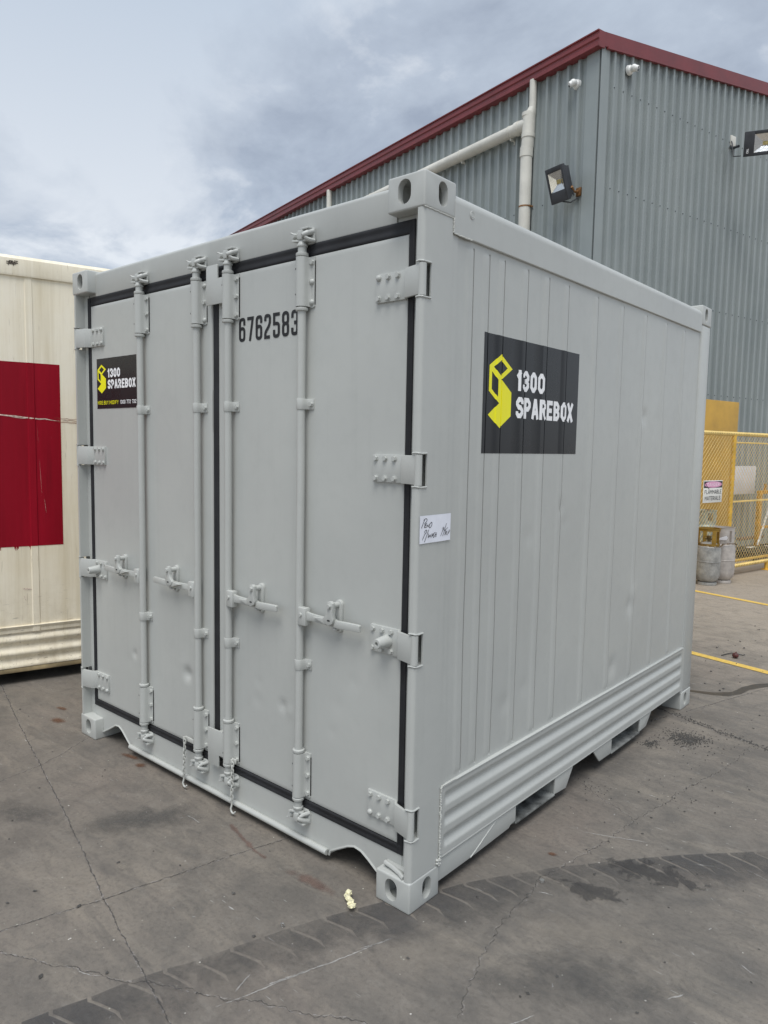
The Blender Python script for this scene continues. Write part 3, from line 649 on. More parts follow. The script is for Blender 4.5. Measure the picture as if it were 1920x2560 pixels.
if fwd2.dot(CAM-c2) < 0: fwd2 = -fwd2
F2M = lampmat(c2, fwd2, math.radians(14))
f2 = flood('dark flood light on the rake wall at the right edge', F2M, 0.46, 0.34, 0.14, True, 0.92)
b = bmesh.new(); tube(b, [tuple(MR @ Vector(p)) for p in ((0.0, 3.20, 6.52), (0.14, 3.02, 6.40), (0.34, 2.86, 6.33))], 0.02, 8); tube(b, [tuple(MR @ Vector(p)) for p in ((0.02, 3.20, 6.60), (0.16, 2.99, 6.46), (0.24, 2.90, 6.22), (0.40, 2.82, 6.16))], 0.008, 6); part('bracket', b, LAMPBODY, f2)
b = bmesh.new(); box(b, (0.0, 3.13, 6.50), (0.06, 3.27, 6.66), 0.01); part('junction_box', b, PVC, f2, MR)
b = bmesh.new(); text(b, 'CAL', 0, 0, 0.030, None, 0.6, 0.2, 0.15, lambda x, y, l: (0.165+y, 0.0585+l*0.0004, -0.13+x)); part('lettering', b, WHITEINK, f2, F2M, 0)

# turret cameras
CAMW = simple('camera_white', lin(232, 233, 230), 0.35, 0, 0.04); LENSB = simple('camera_lens', lin(14, 14, 18), 0.12)
def turret(label, M, out, look):
    t = thing('security_camera', label, 'camera', M.to_translation(), 'turret cameras under the shed eaves')
    o = Vector(out).normalized(); lk = Vector(look).normalized(); p = M.to_translation()
    b = bmesh.new(); cyl(b, p, p+o*0.035, 0.068, 0.058, 24); cyl(b, p+o*0.035, p+o*0.05, 0.054, 0.040, 24); part('base', b, CAMW, t)
    c = p+o*0.085; b = bmesh.new(); ball(b, c, 0.048, 3); cyl(b, c+lk*0.02, c+lk*0.060, 0.040, 0.038, 24); part('eyeball', b, CAMW, t, smooth=50)
    u, v_ = ortho(lk)
    for s_ in (0.6, -0.7):
        q = c+Vector((0, 0, 1))*0.026*s_+lk*0.060; b = bmesh.new(); cyl(b, q, q+lk*0.006, 0.016, 0.015, 14); part('camera_lens', b, LENSB, t)
turret('white turret camera on the eave wall beside the downpipe', Matrix.Translation(ML @ Vector((0.36, 0.03, 6.655))), nL, nL*0.8+dL*0.6-Vector((0, 0, .55)))
turret('white turret camera under the rake close to the shed corner', Matrix.Translation(MR @ Vector((0.03, 0.55, 6.86))), nR, nR*0.9+dR*0.35-Vector((0, 0, .35)))

# ------------------------------------------------------------------ white container on the left
WO = Vector((-3.573, .076, 0)); dW = Vector((.2706, .9627, 0)); nW = Vector((.9627, -.2706, 0)); MW = frame(nW, dW, WO)
def cream_mat():
    s = NT('dirty_cream_paint'); n = s.noise(1.6, 7, 0.62)
    c = s.ramp(n, [(0.3, lin(243, 232, 206)), (0.7, lin(252, 245, 226))])
    st = s.noise(1.0, 8, 0.7, 0.3, s.vec((14, 14, 0.55))); c = s.mix(s.ramp(st, [(0.44, 0.0), (0.78, 0.55)]), c, lin(200, 184, 146))
    f2_ = s.noise(1.0, 5, 0.6, 0.4, s.vec((60, 60, 5))); c = s.mix(s.ramp(f2_, [(0.63, 0.0), (0.74, 0.45)]), c, lin(136, 120, 98))
    sp = s.n('ShaderNodeSeparateXYZ'); s.l(s.tc.outputs['Object'], sp.inputs[0])
    lo = s.n('ShaderNodeMapRange'); s.l(sp.outputs[2], lo.inputs[0]); lo.inputs[1].default_value = 0.75; lo.inputs[2].default_value = 0.10
    dash = s.noise(1.0, 3, 0.5, 0.5, s.vec((18, 18, 95), (math.radians(16), 0, 0))); dd = s.ramp(dash, [(0.66, 0.0), (0.72, 1.0)])
    c = s.mix(s.math('MULTIPLY', dd, s.math('MULTIPLY', lo.outputs[0], 0.85)), c, lin(96, 84, 68))
    c = s.mix(s.math('MULTIPLY', s.ramp(s.noise(6, 7, 0.7), [(0.4, 0.0), (0.7, 1.0)]), s.math('MULTIPLY', lo.outputs[0], 0.55)), c, lin(150, 132, 98))
    s.bump(s.noise(5, 4), 0.06, 0.02)
    return s.done(c, 0.5)
CREAM = cream_mat()
def red_mat():
    s = NT('red_patch_paint'); n = s.noise(1.3, 6, 0.6, 0, s.vec((6, 6, 0.5)))
    c = s.ramp(n, [(0.3, lin(136, 6, 28)), (0.7, lin(158, 10, 36))])
    k = s.noise(1.0, 3, 0.5, 0.6, s.vec((30, 30, 4))); c = s.mix(s.ramp(k, [(0.72, 0.0), (0.78, 0.45)]), c, lin(200, 150, 150))
    c = s.mix(s.ramp(s.noise(1.0, 5, 0.6, 0.2, s.vec((20, 20, 1.2), loc=(2, 5, 1))), [(0.56, 0.0), (0.76, 0.35)]), c, lin(84, 8, 20))
    return s.done(c, 0.45)
REDP = red_mat(); REDP.node_tree.nodes['Principled BSDF'].inputs['Specular IOR Level'].default_value = 0.2
wc = thing('white_container', 'dirty cream refrigerated container with a dark red painted square, left of the grey container', 'container', WO)
W0, W1 = -2.40, 3.55
b = bmesh.new()
def wprof(t):
    for a, w_, h_ in ((0.141, 0.042, 0.006), (-0.62, 0.042, 0.006), (-1.4, 0.042, 0.006), (0.92, 0.042, 0.006), (1.7, 0.042, 0.006)):
        if a < t < a+w_: return h_
    return 0.0
ts = sorted(set([W0, W1]+[a+d for a in (0.141, -0.62, -1.4, 0.92, 1.7) for d in (-0.004, 0.001, 0.041, 0.046)]))
grid(b, ts, [0.36, 1.2, 2.0, 2.80], lambda t, z: (wprof(t), t, z)); part('side_wall', b, CREAM, wc, MW, 20)
b = bmesh.new(); prism(b, [(-0.09, 2.76), (0.014, 2.76), (0.018, 2.775), (0.012, 2.870), (-0.012, 2.893), (-0.09, 2.896)], 'y', W0, W1); part('top_rail', b, CREAM, wc, MW, 30)
def wlow(z): return -0.004+0.011*math.cos((z-0.40)/0.092*2*math.pi)
zz = [0.118+i*(0.402-0.118)/40 for i in range(41)]
b = bmesh.new(); grid(b, [W0, W1], zz, lambda t, z: (wlow(z), t, z)); box(b, (-0.05, W0, 0.400), (0.012, W1, 0.408), 0.003); part('lower_rail', b, CREAM, wc, MW, 40)
b = bmesh.new(); box(b, (-0.06, W0, 0.082), (0.004, W1, 0.117), 0.006); part('bottom_edge', b, simple('grimy_cream', lin(166, 148, 112), 0.7, 0, 0.3, 8), wc, MW)
b = bmesh.new(); box(b, (-2.40, W0+0.05, 0.13), (-0.03, W1-0.05, 0.35)); part('floor', b, DARK, wc, MW, 0)
b = bmesh.new(); box(b, (-2.42, W0+0.01, 2.80), (-0.03, W1-0.01, 2.88)); part('roof', b, CREAM, wc, MW, 0)
for y0 in (W0+0.02, W1-0.08): 
    b = bmesh.new(); box(b, (-2.42, y0, 0.13), (-0.02, y0+0.05, 2.82)); part('end_wall', b, CREAM, wc, MW, 0)
b = bmesh.new(); box(b, (-2.438, W0, 0.13), (-2.40, W1, 2.84)); part('far_side_wall', b, CREAM, wc, MW, 0)
for y0 in (W0, W1-0.162):
    for x0 in (-0.162, -2.438):
        b = bmesh.new(); box(b, (x0, y0, 0.0), (x0+0.165, y0+0.17, 0.118), 0.008); part('corner_fitting', b, CREAM, wc, MW)
b = bmesh.new(); box(b, (-1.9, -0.35, 0.0), (-0.20, -0.25, 0.10), 0.004); box(b, (-1.9, 0.05, 0.0), (-0.35, 0.15, 0.10), 0.004); part('timber_bearer', b, simple('old_timber', lin(96, 84, 70), 0.8, 0, 0.3, 12), wc, MW)
b = bmesh.new(); grid(b, sorted(set([-1.7, 0.345]+[t for t in ts if -1.7 < t < 0.345])), [0.956, 1.5, 2.199], lambda t, z: (wprof(t)+0.0015, t, z))
red = part('red_patch', b, REDP, wc, MW, 20)
b = bmesh.new()
for k in range(16):
    t = random.uniform(-0.25, 0.16); L = random.uniform(0.008, 0.035); x = wprof(t)+0.0012
    v = [b.verts.new(p) for p in ((x, t-0.004, 0.960), (x, t+0.004, 0.960), (x, t+0.001, 0.956-L), (x, t-0.001, 0.956-L))]; b.faces.new(v)
link('paint_drips', tomesh('paint_drips', b, 0), REDP, red, None, False, 'stuff')
SCR = simple('bare_scrape', lin(226, 205, 190), 0.6, 0, 0.25, 60); RSCR = simple('rusty_scrape', lin(150, 96, 70), 0.7, 0, 0.3, 60)
b = bmesh.new()
def wstrip(b, t0, z0, t1, z1, w_, o=0.0026):
    N = 14; pv = None
    for i in range(N+1):
        k = i/N; t = t0+(t1-t0)*k; z = z0+(z1-z0)*k+random.uniform(-.003, .003); ww = w_*random.uniform(.5, 1.3)*min(1, 4*k+.1, 4*(1-k)+.1)
        x = wprof(t)+o; cur = (b.verts.new((x, t, z-ww)), b.verts.new((x, t, z+ww)))
        if pv: b.faces.new((pv[0], cur[0], cur[1], pv[1]))
        pv = cur
wstrip(b, -0.3, 1.862, 0.34, 1.818, 0.004); wstrip(b, 0.02, 1.835, 0.26, 1.822, 0.003); wstrip(b, 0.205, 1.55, 0.215, 1.30, 0.010); wstrip(b, 0.23, 1.28, 0.24, 1.18, 0.006); wstrip(b, 0.195, 1.78, 0.20, 1.66, 0.004)
part('scrape', b, SCR, wc, MW, 0)
b = bmesh.new(); wstrip(b, 0.33, 1.825, 0.60, 1.805, 0.002); wstrip(b, 0.30, 1.812, 0.60, 1.790, 0.002); wstrip(b, 0.30, 1.835, 0.5, 1.825, 0.0015); part('rusty_scrape', b, RSCR, wc, MW, 0)
b = bmesh.new()
for (t, z, L) in ((0.045, 2.832, .020), (0.060, 2.838, .016), (0.075, 2.832, .022), (0.090, 2.840, .012)): 
    for q in range(2): stroke(b, [(t-0.008, z+q*0.012), (t+0.010, z+q*0.012)], False, 0.006, lambda x, y, l: (0.0172+l*0.0003, x, y), q); stroke(b, [(t, z-L/2), (t+0.003, z+L/2)], False, 0.004, lambda x, y, l: (0.0178, x, y), 0)
part('scuff_mark', b, simple('dark_scuff', lin(90, 82, 72), 0.8, 0, 0.3, 90), wc, MW, 0)
b = bmesh.new(); wstrip(b, 0.105, 0.60, 0.112, 0.90, 0.004); wstrip(b, 0.075, 0.665, 0.14, 0.655, 0.004); wstrip(b, 0.085, 0.62, 0.10, 0.575, 0.004); wstrip(b, 0.12, 0.66, 0.124, 0.90, 0.0025); part('repair_patch', b, SCR, wc, MW, 0)
b = bmesh.new(); wstrip(b, -0.033, 0.118, -0.032, 0.22, 0.0018, 0.011); part('panel_seam', b, DARK, wc, MW, 0)

# ------------------------------------------------------------------ the grey container
Wd, Ln, Ht = 2.438, 2.991, 2.591
gc = thing('grey_container', 'freshly painted grey ten foot refrigerated container with barred double doors in the foreground', 'container', (-Wd/2, Ln/2, 0))
MX = Matrix(((-1, 0, 0, -Wd), (0, 1, 0, 0), (0, 0, 1, 0), (0, 0, 0, 1)))
MY = Matrix(((1, 0, 0, 0), (0, -1, 0, Ln), (0, 0, 1, 0), (0, 0, 0, 1)))

def fitting_mesh():
    b = bmesh.new(); box(b, (-0.162, 0, 0), (0, 0.178, 0.118), 0.007, 3); base_ = bpy.data.objects.new('t0', tomesh('t0', b)); COL.objects.link(base_)
    b = bmesh.new(); box(b, (-0.134, 0.026, 0.014), (-0.026, 0.152, 0.104)); cuts = [bpy.data.objects.new('t1', tomesh('t1', b))]
    def oval(w_, h_, n=10):
        r = w_/2; s_ = h_/2-r; return [(r*math.cos(a), s_+r*math.sin(a)) for a in [math.pi*i/n for i in range(n+1)]]+[(r*math.cos(a), -s_+r*math.sin(a)) for a in [math.pi+math.pi*i/n for i in range(n+1)]]
    b = bmesh.new(); prism(b, [(-0.087+x, 0.062+z) for x, z in oval(0.056, 0.082)], 'y', -0.05, 0.05); cuts.append(bpy.data.objects.new('t2', tomesh('t2', b)))
    b = bmesh.new(); prism(b, [(0.101+y, 0.062+z) for y, z in oval(0.051, 0.082)], 'x', -0.05, 0.05); cuts.append(bpy.data.objects.new('t3', tomesh('t3', b)))
    for c in cuts:
        COL.objects.link(c); m = base_.modifiers.new('b', 'BOOLEAN'); m.operation = 'DIFFERENCE'; m.object = c; m.solver = 'EXACT'
    dg = bpy.context.evaluated_depsgraph_get(); me = bpy.data.meshes.new_from_object(base_.evaluated_get(dg))
    for o in [base_]+cuts: bpy.data.objects.remove(o)
    me.name = 'corner_fitting'; me.materials.clear()
    for p in me.polygons: p.use_smooth = True
    me.set_sharp_from_angle(angle=math.radians(35)); return me
FM = fitting_mesh()
fit = {(0, 0): FM, (1, 0): mirrored(FM, MX), (0, 1): mirrored(FM, MY), (1, 1): mirrored(FM, MX @ MY)}
for k, me in fit.items():
    for z in (0, Ht-0.118): link('corner_fitting', me, PAINT, gc, Matrix.Translation((0, 0, z)))

HZ = [2.240, 1.602, 0.972, 0.331]      # hinge centre heights
def arc(cx_, cy_, r, a0, a1, n=5): return [(cx_+r*math.cos(a0+(a1-a0)*i/n), cy_+r*math.sin(a0+(a1-a0)*i/n)) for i in range(n+1)]
full = [(-0.029, 0.002)]+arc(-0.018, 0.018, 0.016, -math.pi/2, 0)+[(-0.002, 0.166), (-0.079, 0.166), (-0.079, 0.053), (-0.029, 0.053)]
slot = [(-0.008, 0.047), (-0.002, 0.047), (-0.002, 0.166), (-0.079, 0.166), (-0.079, 0.053), (-0.036, 0.053), (-0.036, 0.158), (-0.008, 0.158)]
def post():
    b = bmesh.new(); z = 0.118
    for h in reversed(HZ):
        prism(b, full, 'z', z, h-0.058); prism(b, slot, 'z', h-0.058, h+0.058); z = h+0.058
    prism(b, full, 'z', z, Ht-0.118)
    for h in HZ:          # ground-out weld lips round each hinge cut-out
        for zz_ in (h-0.058, h+0.058): tube(b, [(-0.029, 0.001, zz_), (-0.016, 0.001, zz_+0.0015), (-0.004, 0.006, zz_), (-0.001, 0.018, zz_-0.001), (-0.001, 0.046, zz_)], 0.0035, 6)
    return b
pm = tomesh('corner_post', post(), 40); link('corner_post', pm, PAINT, gc); link('corner_post', mirrored(pm, MX), PAINT, gc)
b = bmesh.new(); box(b, (-0.08, Ln-0.165, 0.118), (-0.002, Ln-0.002, Ht-0.118), 0.010); pm2 = tomesh('corner_post', b); link('corner_post', pm2, PAINT, gc); link('corner_post', mirrored(pm2, MX), PAINT, gc)
# header and sill
b = bmesh.new(); prism(b, [(0.052, 2.457)]+[(0.050, 2.462), (0.050, 2.566)]+arc(0.066, 2.567, 0.016, math.pi, math.pi/2)+[(0.16, 2.583), (0.16, 2.457)], 'x', -2.277, -0.161); box(b, (-2.359, 0.058, 2.455), (-0.079, 0.15, 2.474), 0.002); part('header_rail', b, PAINT, gc)
sp_ = [(-2.359, 0.177), (-0.079, 0.177), (-0.079, 0.119), (-0.163, 0.119), (-0.163, 0.050), (-0.204, 0.070), (-0.245, 0.096), (-0.282, 0.115), (-0.318, 0.119), (-0.352, 0.107), (-0.446, 0.052), (-0.456, 0.030), (-1.968, 0.030), (-1.985, 0.042), (-2.070, 0.104), (-2.100, 0.116), (-2.135, 0.113), (-2.20, 0.076), (-2.274, 0.037), (-2.275, 0.119), (-2.359, 0.119)]
b = bmesh.new(); prism(b, sp_, 'y', 0.050, 0.128)
for q in (sp_[4:12], sp_[13:19]): tube(b, [(x, 0.049, z-0.001) for x, z in q], 0.0045, 6)
sill = part('door_sill', b, PAINT, gc, smooth=25)
b = bmesh.new(); tube(b, [(-1.966, 0.038, 0.044), (-0.458, 0.038, 0.044)], 0.0125, 14); box(b, (-1.966, 0.036, 0.030), (-0.458, 0.0505, 0.052), 0.002); link('sill_lip', tomesh('sill_lip', b), PAINT, sill)
b = bmesh.new(); tube(b, [(-0.142, 0.030, 0.135), (-0.10, 0.026, 0.132), (-0.060, 0.018, 0.128), (-0.035, 0.008, 0.124)], 0.009, 8); box(b, (-0.150, 0.030, 0.119), (-0.030, 0.06, 0.136), 0.006); link('weld_ledge', tomesh('weld_ledge', b), PAINT, sill)
# door gasket: ridged rubber lips round and between the leaves
def gasket(a, c, vert, wdt, y=0.047):
    b = bmesh.new(); N = 13; pr = []
    for i in range(N):
        k = i/(N-1)*2-1; pr.append((k*wdt/2, y+0.0012*math.cos(k*math.pi*1.5)+0.012*max(0, abs(k)-0.85)))
    pr = [(-wdt/2, 0.075)]+pr+[(wdt/2, 0.075)]
    ends = []
    for e in (a, c): ends.append([b.verts.new((e[0]+o, yy, e[1]) if vert else (e[0], yy, e[1]+o)) for o, yy in pr])
    for i in range(len(pr)-1): b.faces.new((ends[0][i], ends[0][i+1], ends[1][i+1], ends[1][i]))
    return part('door_gasket', b, RUBBER, gc, smooth=50)
gasket((-2.362, 2.4345), (-0.076, 2.4345), False, 0.047, 0.050); gasket((-2.362, 0.1945), (-0.076, 0.1945), False, 0.037)
gasket((-0.0885, 0.178), (-0.0885, 2.456), True, 0.027); gasket((-2.3495, 0.178), (-2.3495, 2.456), True, 0.027); gasket((-1.2105, 0.213), (-1.2105, 2.411), True, 0.044, 0.054)

# door leaves with dents
DENTS = [(-1.929, 0.56, .018, .008), (-1.442, 0.559, .028, .016), (-1.47, 0.60, .05, -.002), (-0.746, 0.578, .022, .007), (-0.70, 0.56, .02, -.003), (-0.34, 0.776, .030, .002), (-0.904, 0.646, .022, .002), (-0.447, 0.544, .022, .0018), (-0.909, 0.56, .026, .0022), (-1.985, 0.52, .03, .0015), (-0.42, 0.66, .03, .0015)]
def leaf(x0, x1):
    b = bmesh.new(); z0, z1 = 0.2125, 2.412
    us = [x0, x0+.003, x0+.006]+[x0+.006+(x1-x0-.012)*i/90 for i in range(1, 90)]+[x1-.006, x1-.003, x1]
    vs2 = [z0, z0+.003, z0+.006]+[z0+.006+(z1-z0-.012)*i/150 for i in range(1, 150)]+[z1-.006, z1-.003, z1]
    def f(x, z):
        e = min(x-x0, x1-x, z-z0, z1-z); y = 0.050
        if e < 0.001: y = 0.064
        elif e < 0.004: y = 0.0515
        else:
            for dx, dz, s_, a in DENTS:
                r2 = ((x-dx)**2+(z-dz)**2)/s_**2
                if r2 < 9: y += a*math.exp(-r2)
            y += 0.0009*math.sin(x*7.3+z*2.1)*math.sin(z*5.7+x*1.9)
        return (x, y, z)
    grid(b, us, vs2, f); return b
dl = part('door', leaf(-2.3365, -1.2335), PAINT, gc, smooth=60); dr = part('door', leaf(-1.1875, -0.1015), PAINT, gc, smooth=60)
dl['label'] = 'left door leaf with the black sticker'; dr['label'] = 'right door leaf with the stencilled number'
b = bmesh.new(); box(b, (-2.33, 0.066, 0.22), (-1.24, 0.11, 2.405)); box(b, (-1.18, 0.066, 0.22), (-0.11, 0.11, 2.405)); part('door_core', b, DARK, gc, smooth=0)

# hinge straps, bolts and barrels
b = bmesh.new(); cyl(b, (0, 0.001, 0), (0, -0.0015, 0), 0.0120, 0.0120, 14); cyl(b, (0, -0.0015, 0), (0, -0.0095, 0), 0.0100, 0.0090, 6); BOLT = tomesh('bolt', b, 30); BOLT.materials.append(PAINT)
b = bmesh.new(); lathe(b, [(0.0115, 0.001), (0.0112, -0.003), (0.0088, -0.0075), (0.0045, -0.0098), (0.0001, -0.0104)], (0, 0, 0), 14, Matrix.Rotation(math.radians(-90), 4, 'X')); DOME = tomesh('bolt', b, 60); DOME.materials.append(PAINT)
def bolt(x, y, z, parent, dome=False):
    return link('bolt', DOME if dome else BOLT, None, parent, Matrix.Translation((x, y, z)) @ Matrix.Rotation(random.uniform(0, 6.28), 4, 'Y'))
strap = [(-0.245, 0.041), (-0.112, 0.041), (-0.094, 0.020), (-0.030, 0.004), (-0.014, 0.002), (-0.006, 0.010), (-0.014, 0.020), (-0.030, 0.014), (-0.090, 0.031), (-0.106, 0.052), (-0.245, 0.052)]
HSM = {}
for s_, d in ((0, dr), (1, dl)):
    for i, h in enumerate(HZ):
        b = bmesh.new(); prism(b, strap, 'z', h-0.050, h+0.050, None, 0.0016); me = tomesh('hinge_strap', b, 30)
        hb = bmesh.new(); cyl(hb, (-0.014, 0.0145, h-0.053), (-0.014, 0.0145, h+0.053), 0.0138, None, 20); cyl(hb, (-0.014, 0.0145, h-0.0575), (-0.014, 0.0145, h+0.0575), 0.0085, None, 12); hme = tomesh('hinge_barrel', hb, 40)
        if s_: me = mirrored(me, MX); hme = mirrored(hme, MX)
        link('hinge_strap', me, PAINT, d); link('hinge_barrel', hme, PAINT, d)
        for j, x in enumerate((-0.231, -0.187, -0.143)):
            for z in (h+0.036, h-0.036):
                bolt(-Wd-x if s_ else x, 0.041, z, d, (i == 0 and j == 0 and z > h) or (i == 3 and j == 0 and z < h))
        if i == 2:
            b = bmesh.new(); X = -0.160; lathe(b, [(0.0245, 0.0), (0.0240, -0.004), (0.0185, -0.058), (0.0165, -0.062), (0.0075, -0.062), (0.0068, -0.050), (0.0, -0.050)], (0, 0, 0), 24, Matrix.Translation((X, 0.041, h)) @ Matrix.Rotation(math.radians(-90), 4, 'X'))
            me = tomesh('door_buffer', b, 40)
            if s_: me = mirrored(me, MX)
            link('door_buffer', me, PAINT, d)

# locking gear
RY = 0.0245
RODS = [(-1.797, dl, -1), (-1.317, dl, -1), (-1.085, dr, 1), (-0.616, dr, 1)]
def sleeve(x, z0, z1):
    b = bmesh.new(); pr = [(-0.0245, 0.052)]+[(-0.0245, RY)]+[(0.0245*math.cos(a), RY+0.0245*math.sin(a)) for a in [math.pi+math.pi*i/14 for i in range(1, 14)]]+[(0.0245, RY+0.004), (0.027, 0.040), (0.032, 0.0445), (0.050, 0.0445), (0.050, 0.052)]
    prism(b, [(x+p, q) for p, q in pr], 'z', z0, z1)
    return b
def flange(b, x, z0, z1):
    pr = [(0.024, z0), (0.040, z0)]+[(0.040+0.010*math.sin(a), z0+0.010-0.010*math.cos(a)) for a in (0.4, 0.8, 1.2, 1.57)]+[(0.040+0.010*math.sin(a), z1-0.010-0.010*math.cos(a)) for a in (1.57, 2.0, 2.4, 2.8, 3.14)]+[(0.024, z1)]
    prism(b, [(x+p, q) for p, q in pr], 'y', 0.0442, 0.052)
def cam_gear(x, zc_, up_):
    k = 1 if up_ else -1; Z = lambda z: zc_+k*z
    b = bmesh.new()
    cyl(b, (x, RY, Z(-0.075)), (x, RY, Z(-0.041)), 0.0172, None, 18)
    lathe(b, [(0.0172, -0.043), (0.021, -0.040), (0.0215, -0.036), (0.018, -0.030), (0.0125, -0.018), (0.011, -0.006)], (0, 0, 0), 18, Matrix.Translation((x, RY, zc_)) @ Matrix.Scale(k, 4, (0, 0, 1)))
    RM = Matrix.Translation((x, RY, zc_)) @ Matrix.Scale(k, 4, (0, 0, 1)) @ Matrix.Rotation(math.radians(12), 4, 'Z')
    prism(b, [(-0.012, -0.016), (0.010, -0.019), (0.017, -0.004), (0.012, 0.014), (-0.008, 0.014), (-0.015, 0.002)], 'z', -0.016, 0.020, RM, 0.003)
    prism(b, [(-0.036, -0.020), (-0.012, -0.014), (0.012, -0.012), (0.033, -0.018), (0.026, 0.010), (-0.020, 0.010)], 'z', -0.024, -0.015, RM, 0.002)
    c = tomesh('lock_cam', b, 40)
    b = bmesh.new()
    prism(b, [(x-0.034, Z(-0.018)), (x-0.026, Z(-0.030)), (x+0.040, Z(-0.030)), (x+0.052, Z(-0.014)), (x+0.048, Z(0.026)), (x+0.036, Z(0.032)), (x-0.030, Z(0.028)), (x-0.038, Z(0.014))], 'y', 0.040, 0.052, None, 0.003)
    tube(b, [(x+0.040, 0.044, Z(0.016)), (x+0.034, 0.022, Z(0.008)), (x+0.027, 0.006, Z(-0.002)), (x+0.024, -0.001, Z(-0.005))], [0.012, 0.0115, 0.0110, 0.006], 10)
    tube(b, [(x+0.048, 0.044, Z(-0.020)), (x+0.038, 0.020, Z(-0.018)), (x+0.030, 0.006, Z(-0.010))], [0.008, 0.0085, 0.006], 8)
    box(b, (x-0.002, 0.012, zc_+min(k*0.020, k*0.029)), (x+0.044, 0.046, zc_+max(k*0.020, k*0.029)), 0.003)
    cyl(b, (x-0.031, 0.046, Z(0.002)), (x-0.033, 0.018, Z(0.002)), 0.016, 0.0155, 10); cyl(b, (x-0.033, 0.018, Z(0.002)), (x-0.034, 0.004, Z(0.001)), 0.0125, 0.010, 7); cyl(b, (x-0.036, 0.012, Z(0.010)), (x-0.045, 0.004, Z(0.014)), 0.004, 0.003, 6)
    return c, tomesh('cam_keeper', b, 40)
for x, d, sgn in RODS:
    b = bmesh.new(); N = 24; zs = [0.205+(2.43-0.205)*i/N for i in range(N+1)]
    tube(b, [(x+0.0012*math.sin(z*9+x*40)*0.6, RY, z) for z in zs], 0.0168, 18); link('lock_rod', tomesh('lock_rod', b, 60), PAINT, d)
    for z0, z1 in ((2.217, 2.404), (0.234, 0.419)):
        b = sleeve(x, z0, z1); bmesh.ops.delete(b, geom=[v for v in b.verts if v.co.x > x+0.045], context='VERTS') if False else None
        flange(b, x, z0-0.004, z1-0.004)
        link('rod_sleeve', tomesh('rod_sleeve', b, 40), PAINT, d)
        for za, zb in ((z1+0.001, z1+0.017), (z0-0.018, z0-0.003)):
            b = bmesh.new(); lathe(b, [(0.0172, 0.0), (0.0240, 0.002), (0.0252, 0.006), (0.0250, zb-za-0.003), (0.0225, zb-za-0.001), (0.0172, zb-za)], (x, RY, za), 20)
            link('rod_collar', tomesh('rod_collar', b, 40), PAINT, d)
        for z in (z0+0.016, (z0+z1)/2, z1-0.020): bolt(x+0.037, 0.0442, z, d, random.random() < 0.15)
        for z in (z0+0.045, z1-0.045):
            b = bmesh.new(); cyl(b, (x-0.0135, 0.0035, z), (x-0.0145, 0.0022, z), 0.0032, None, 8); link('grease_nipple', tomesh('grease_nipple', b, 30), DARK, d)
    for zc_ in (1.841, 0.791):
        b = bmesh.new(); pr = [(-0.020, 0.052), (-0.020, RY)]+[(0.0195*math.cos(a), RY+0.0195*math.sin(a)) for a in [math.pi+math.pi*i/10 for i in range(1, 10)]]+[(0.0195, RY+0.008), (0.023, 0.041), (0.029, 0.0455), (0.049, 0.0455), (0.049, 0.052)]
        prism(b, [(x+p, q) for p, q in pr], 'z', zc_-0.021, zc_+0.021, None, 0.0012); link('rod_clamp', tomesh('rod_clamp', b, 35), PAINT, d); bolt(x+0.037, 0.0455, zc_, d)
    c, kme = cam_gear(x, 2.484, True); link('lock_cam', c, PAINT, d); link('cam_keeper', kme, PAINT, d)
    c, kme = cam_gear(x, 0.148, False); link('lock_cam', c, PAINT, d); link('cam_keeper', kme, PAINT, d)
    # handle, pivot and catch
    zp = 1.002; X = lambda v: x+sgn*v
    b = bmesh.new(); box(b, (min(X(0.008), X(0.054)), 0.004, zp-0.042), (max(X(0.008), X(0.054)), 0.034, zp+0.031), 0.005); cyl(b, (X(0.028), 0.005, zp+0.002), (X(0.028), -0.002, zp+0.002), 0.0085, 0.007, 12); link('handle_pivot', tomesh('handle_pivot', b, 40), PAINT, d)
    b = bmesh.new()
    prism(b, [(X(p), zp+q) for p, q in ((0.040, 0.018), (0.085, 0.013), (0.150, 0.011), (0.208, 0.014), (0.222, 0.008), (0.222, -0.022), (0.150, -0.019), (0.085, -0.017), (0.040, -0.020))], 'y', 0.012, 0.025, None, 0.003)
    prism(b, [(X(p), zp+q) for p, q in ((0.214, 0.010), (0.222, 0.012), (0.342, 0.015), (0.348, 0.011), (0.348, -0.010), (0.342, -0.014), (0.222, -0.018), (0.214, -0.016))], 'y', 0.002, 0.016, None, 0.003)
    link('handle', tomesh('handle', b, 40), PAINT, d)
    b = bmesh.new(); cxh = 0.206
    ov = [(0.019*math.cos(a), 0.066+0.019*math.sin(a)) for a in [math.pi*i/8 for i in range(9)]]+[(0.016*math.cos(a), -0.030+0.016*math.sin(a)) for a in [math.pi+math.pi*i/8 for i in range(9)]]
    prism(b, [(X(cxh+p), zp+q) for p, q in ov], 'y', 0.036, 0.052, None, 0.003)
    box(b, (min(X(cxh-0.006), X(cxh+0.012)), 0.010, zp-0.030), (max(X(cxh-0.006), X(cxh+0.012)), 0.040, zp-0.022), 0.002)
    link('handle_catch', tomesh('handle_catch', b, 40), PAINT, d)
    b = bmesh.new(); cyl(b, (X(cxh), 0.037, zp-0.030), (X(cxh), 0.0345, zp-0.030), 0.0055, None, 10); link('padlock_hole', tomesh('padlock_hole', b, 30), DARK, d)
    b = bmesh.new()
    prism(b, [(X(p), zp+q) for p, q in ((0.186, 0.070), (0.192, 0.082), (0.206, 0.085), (0.218, 0.078), (0.220, 0.064), (0.214, 0.044), (0.224, 0.018), (0.218, 0.000), (0.196, -0.012), (0.174, -0.004), (0.166, 0.014), (0.184, 0.030), (0.190, 0.050))], 'y', -0.009, 0.008, None, 0.003)
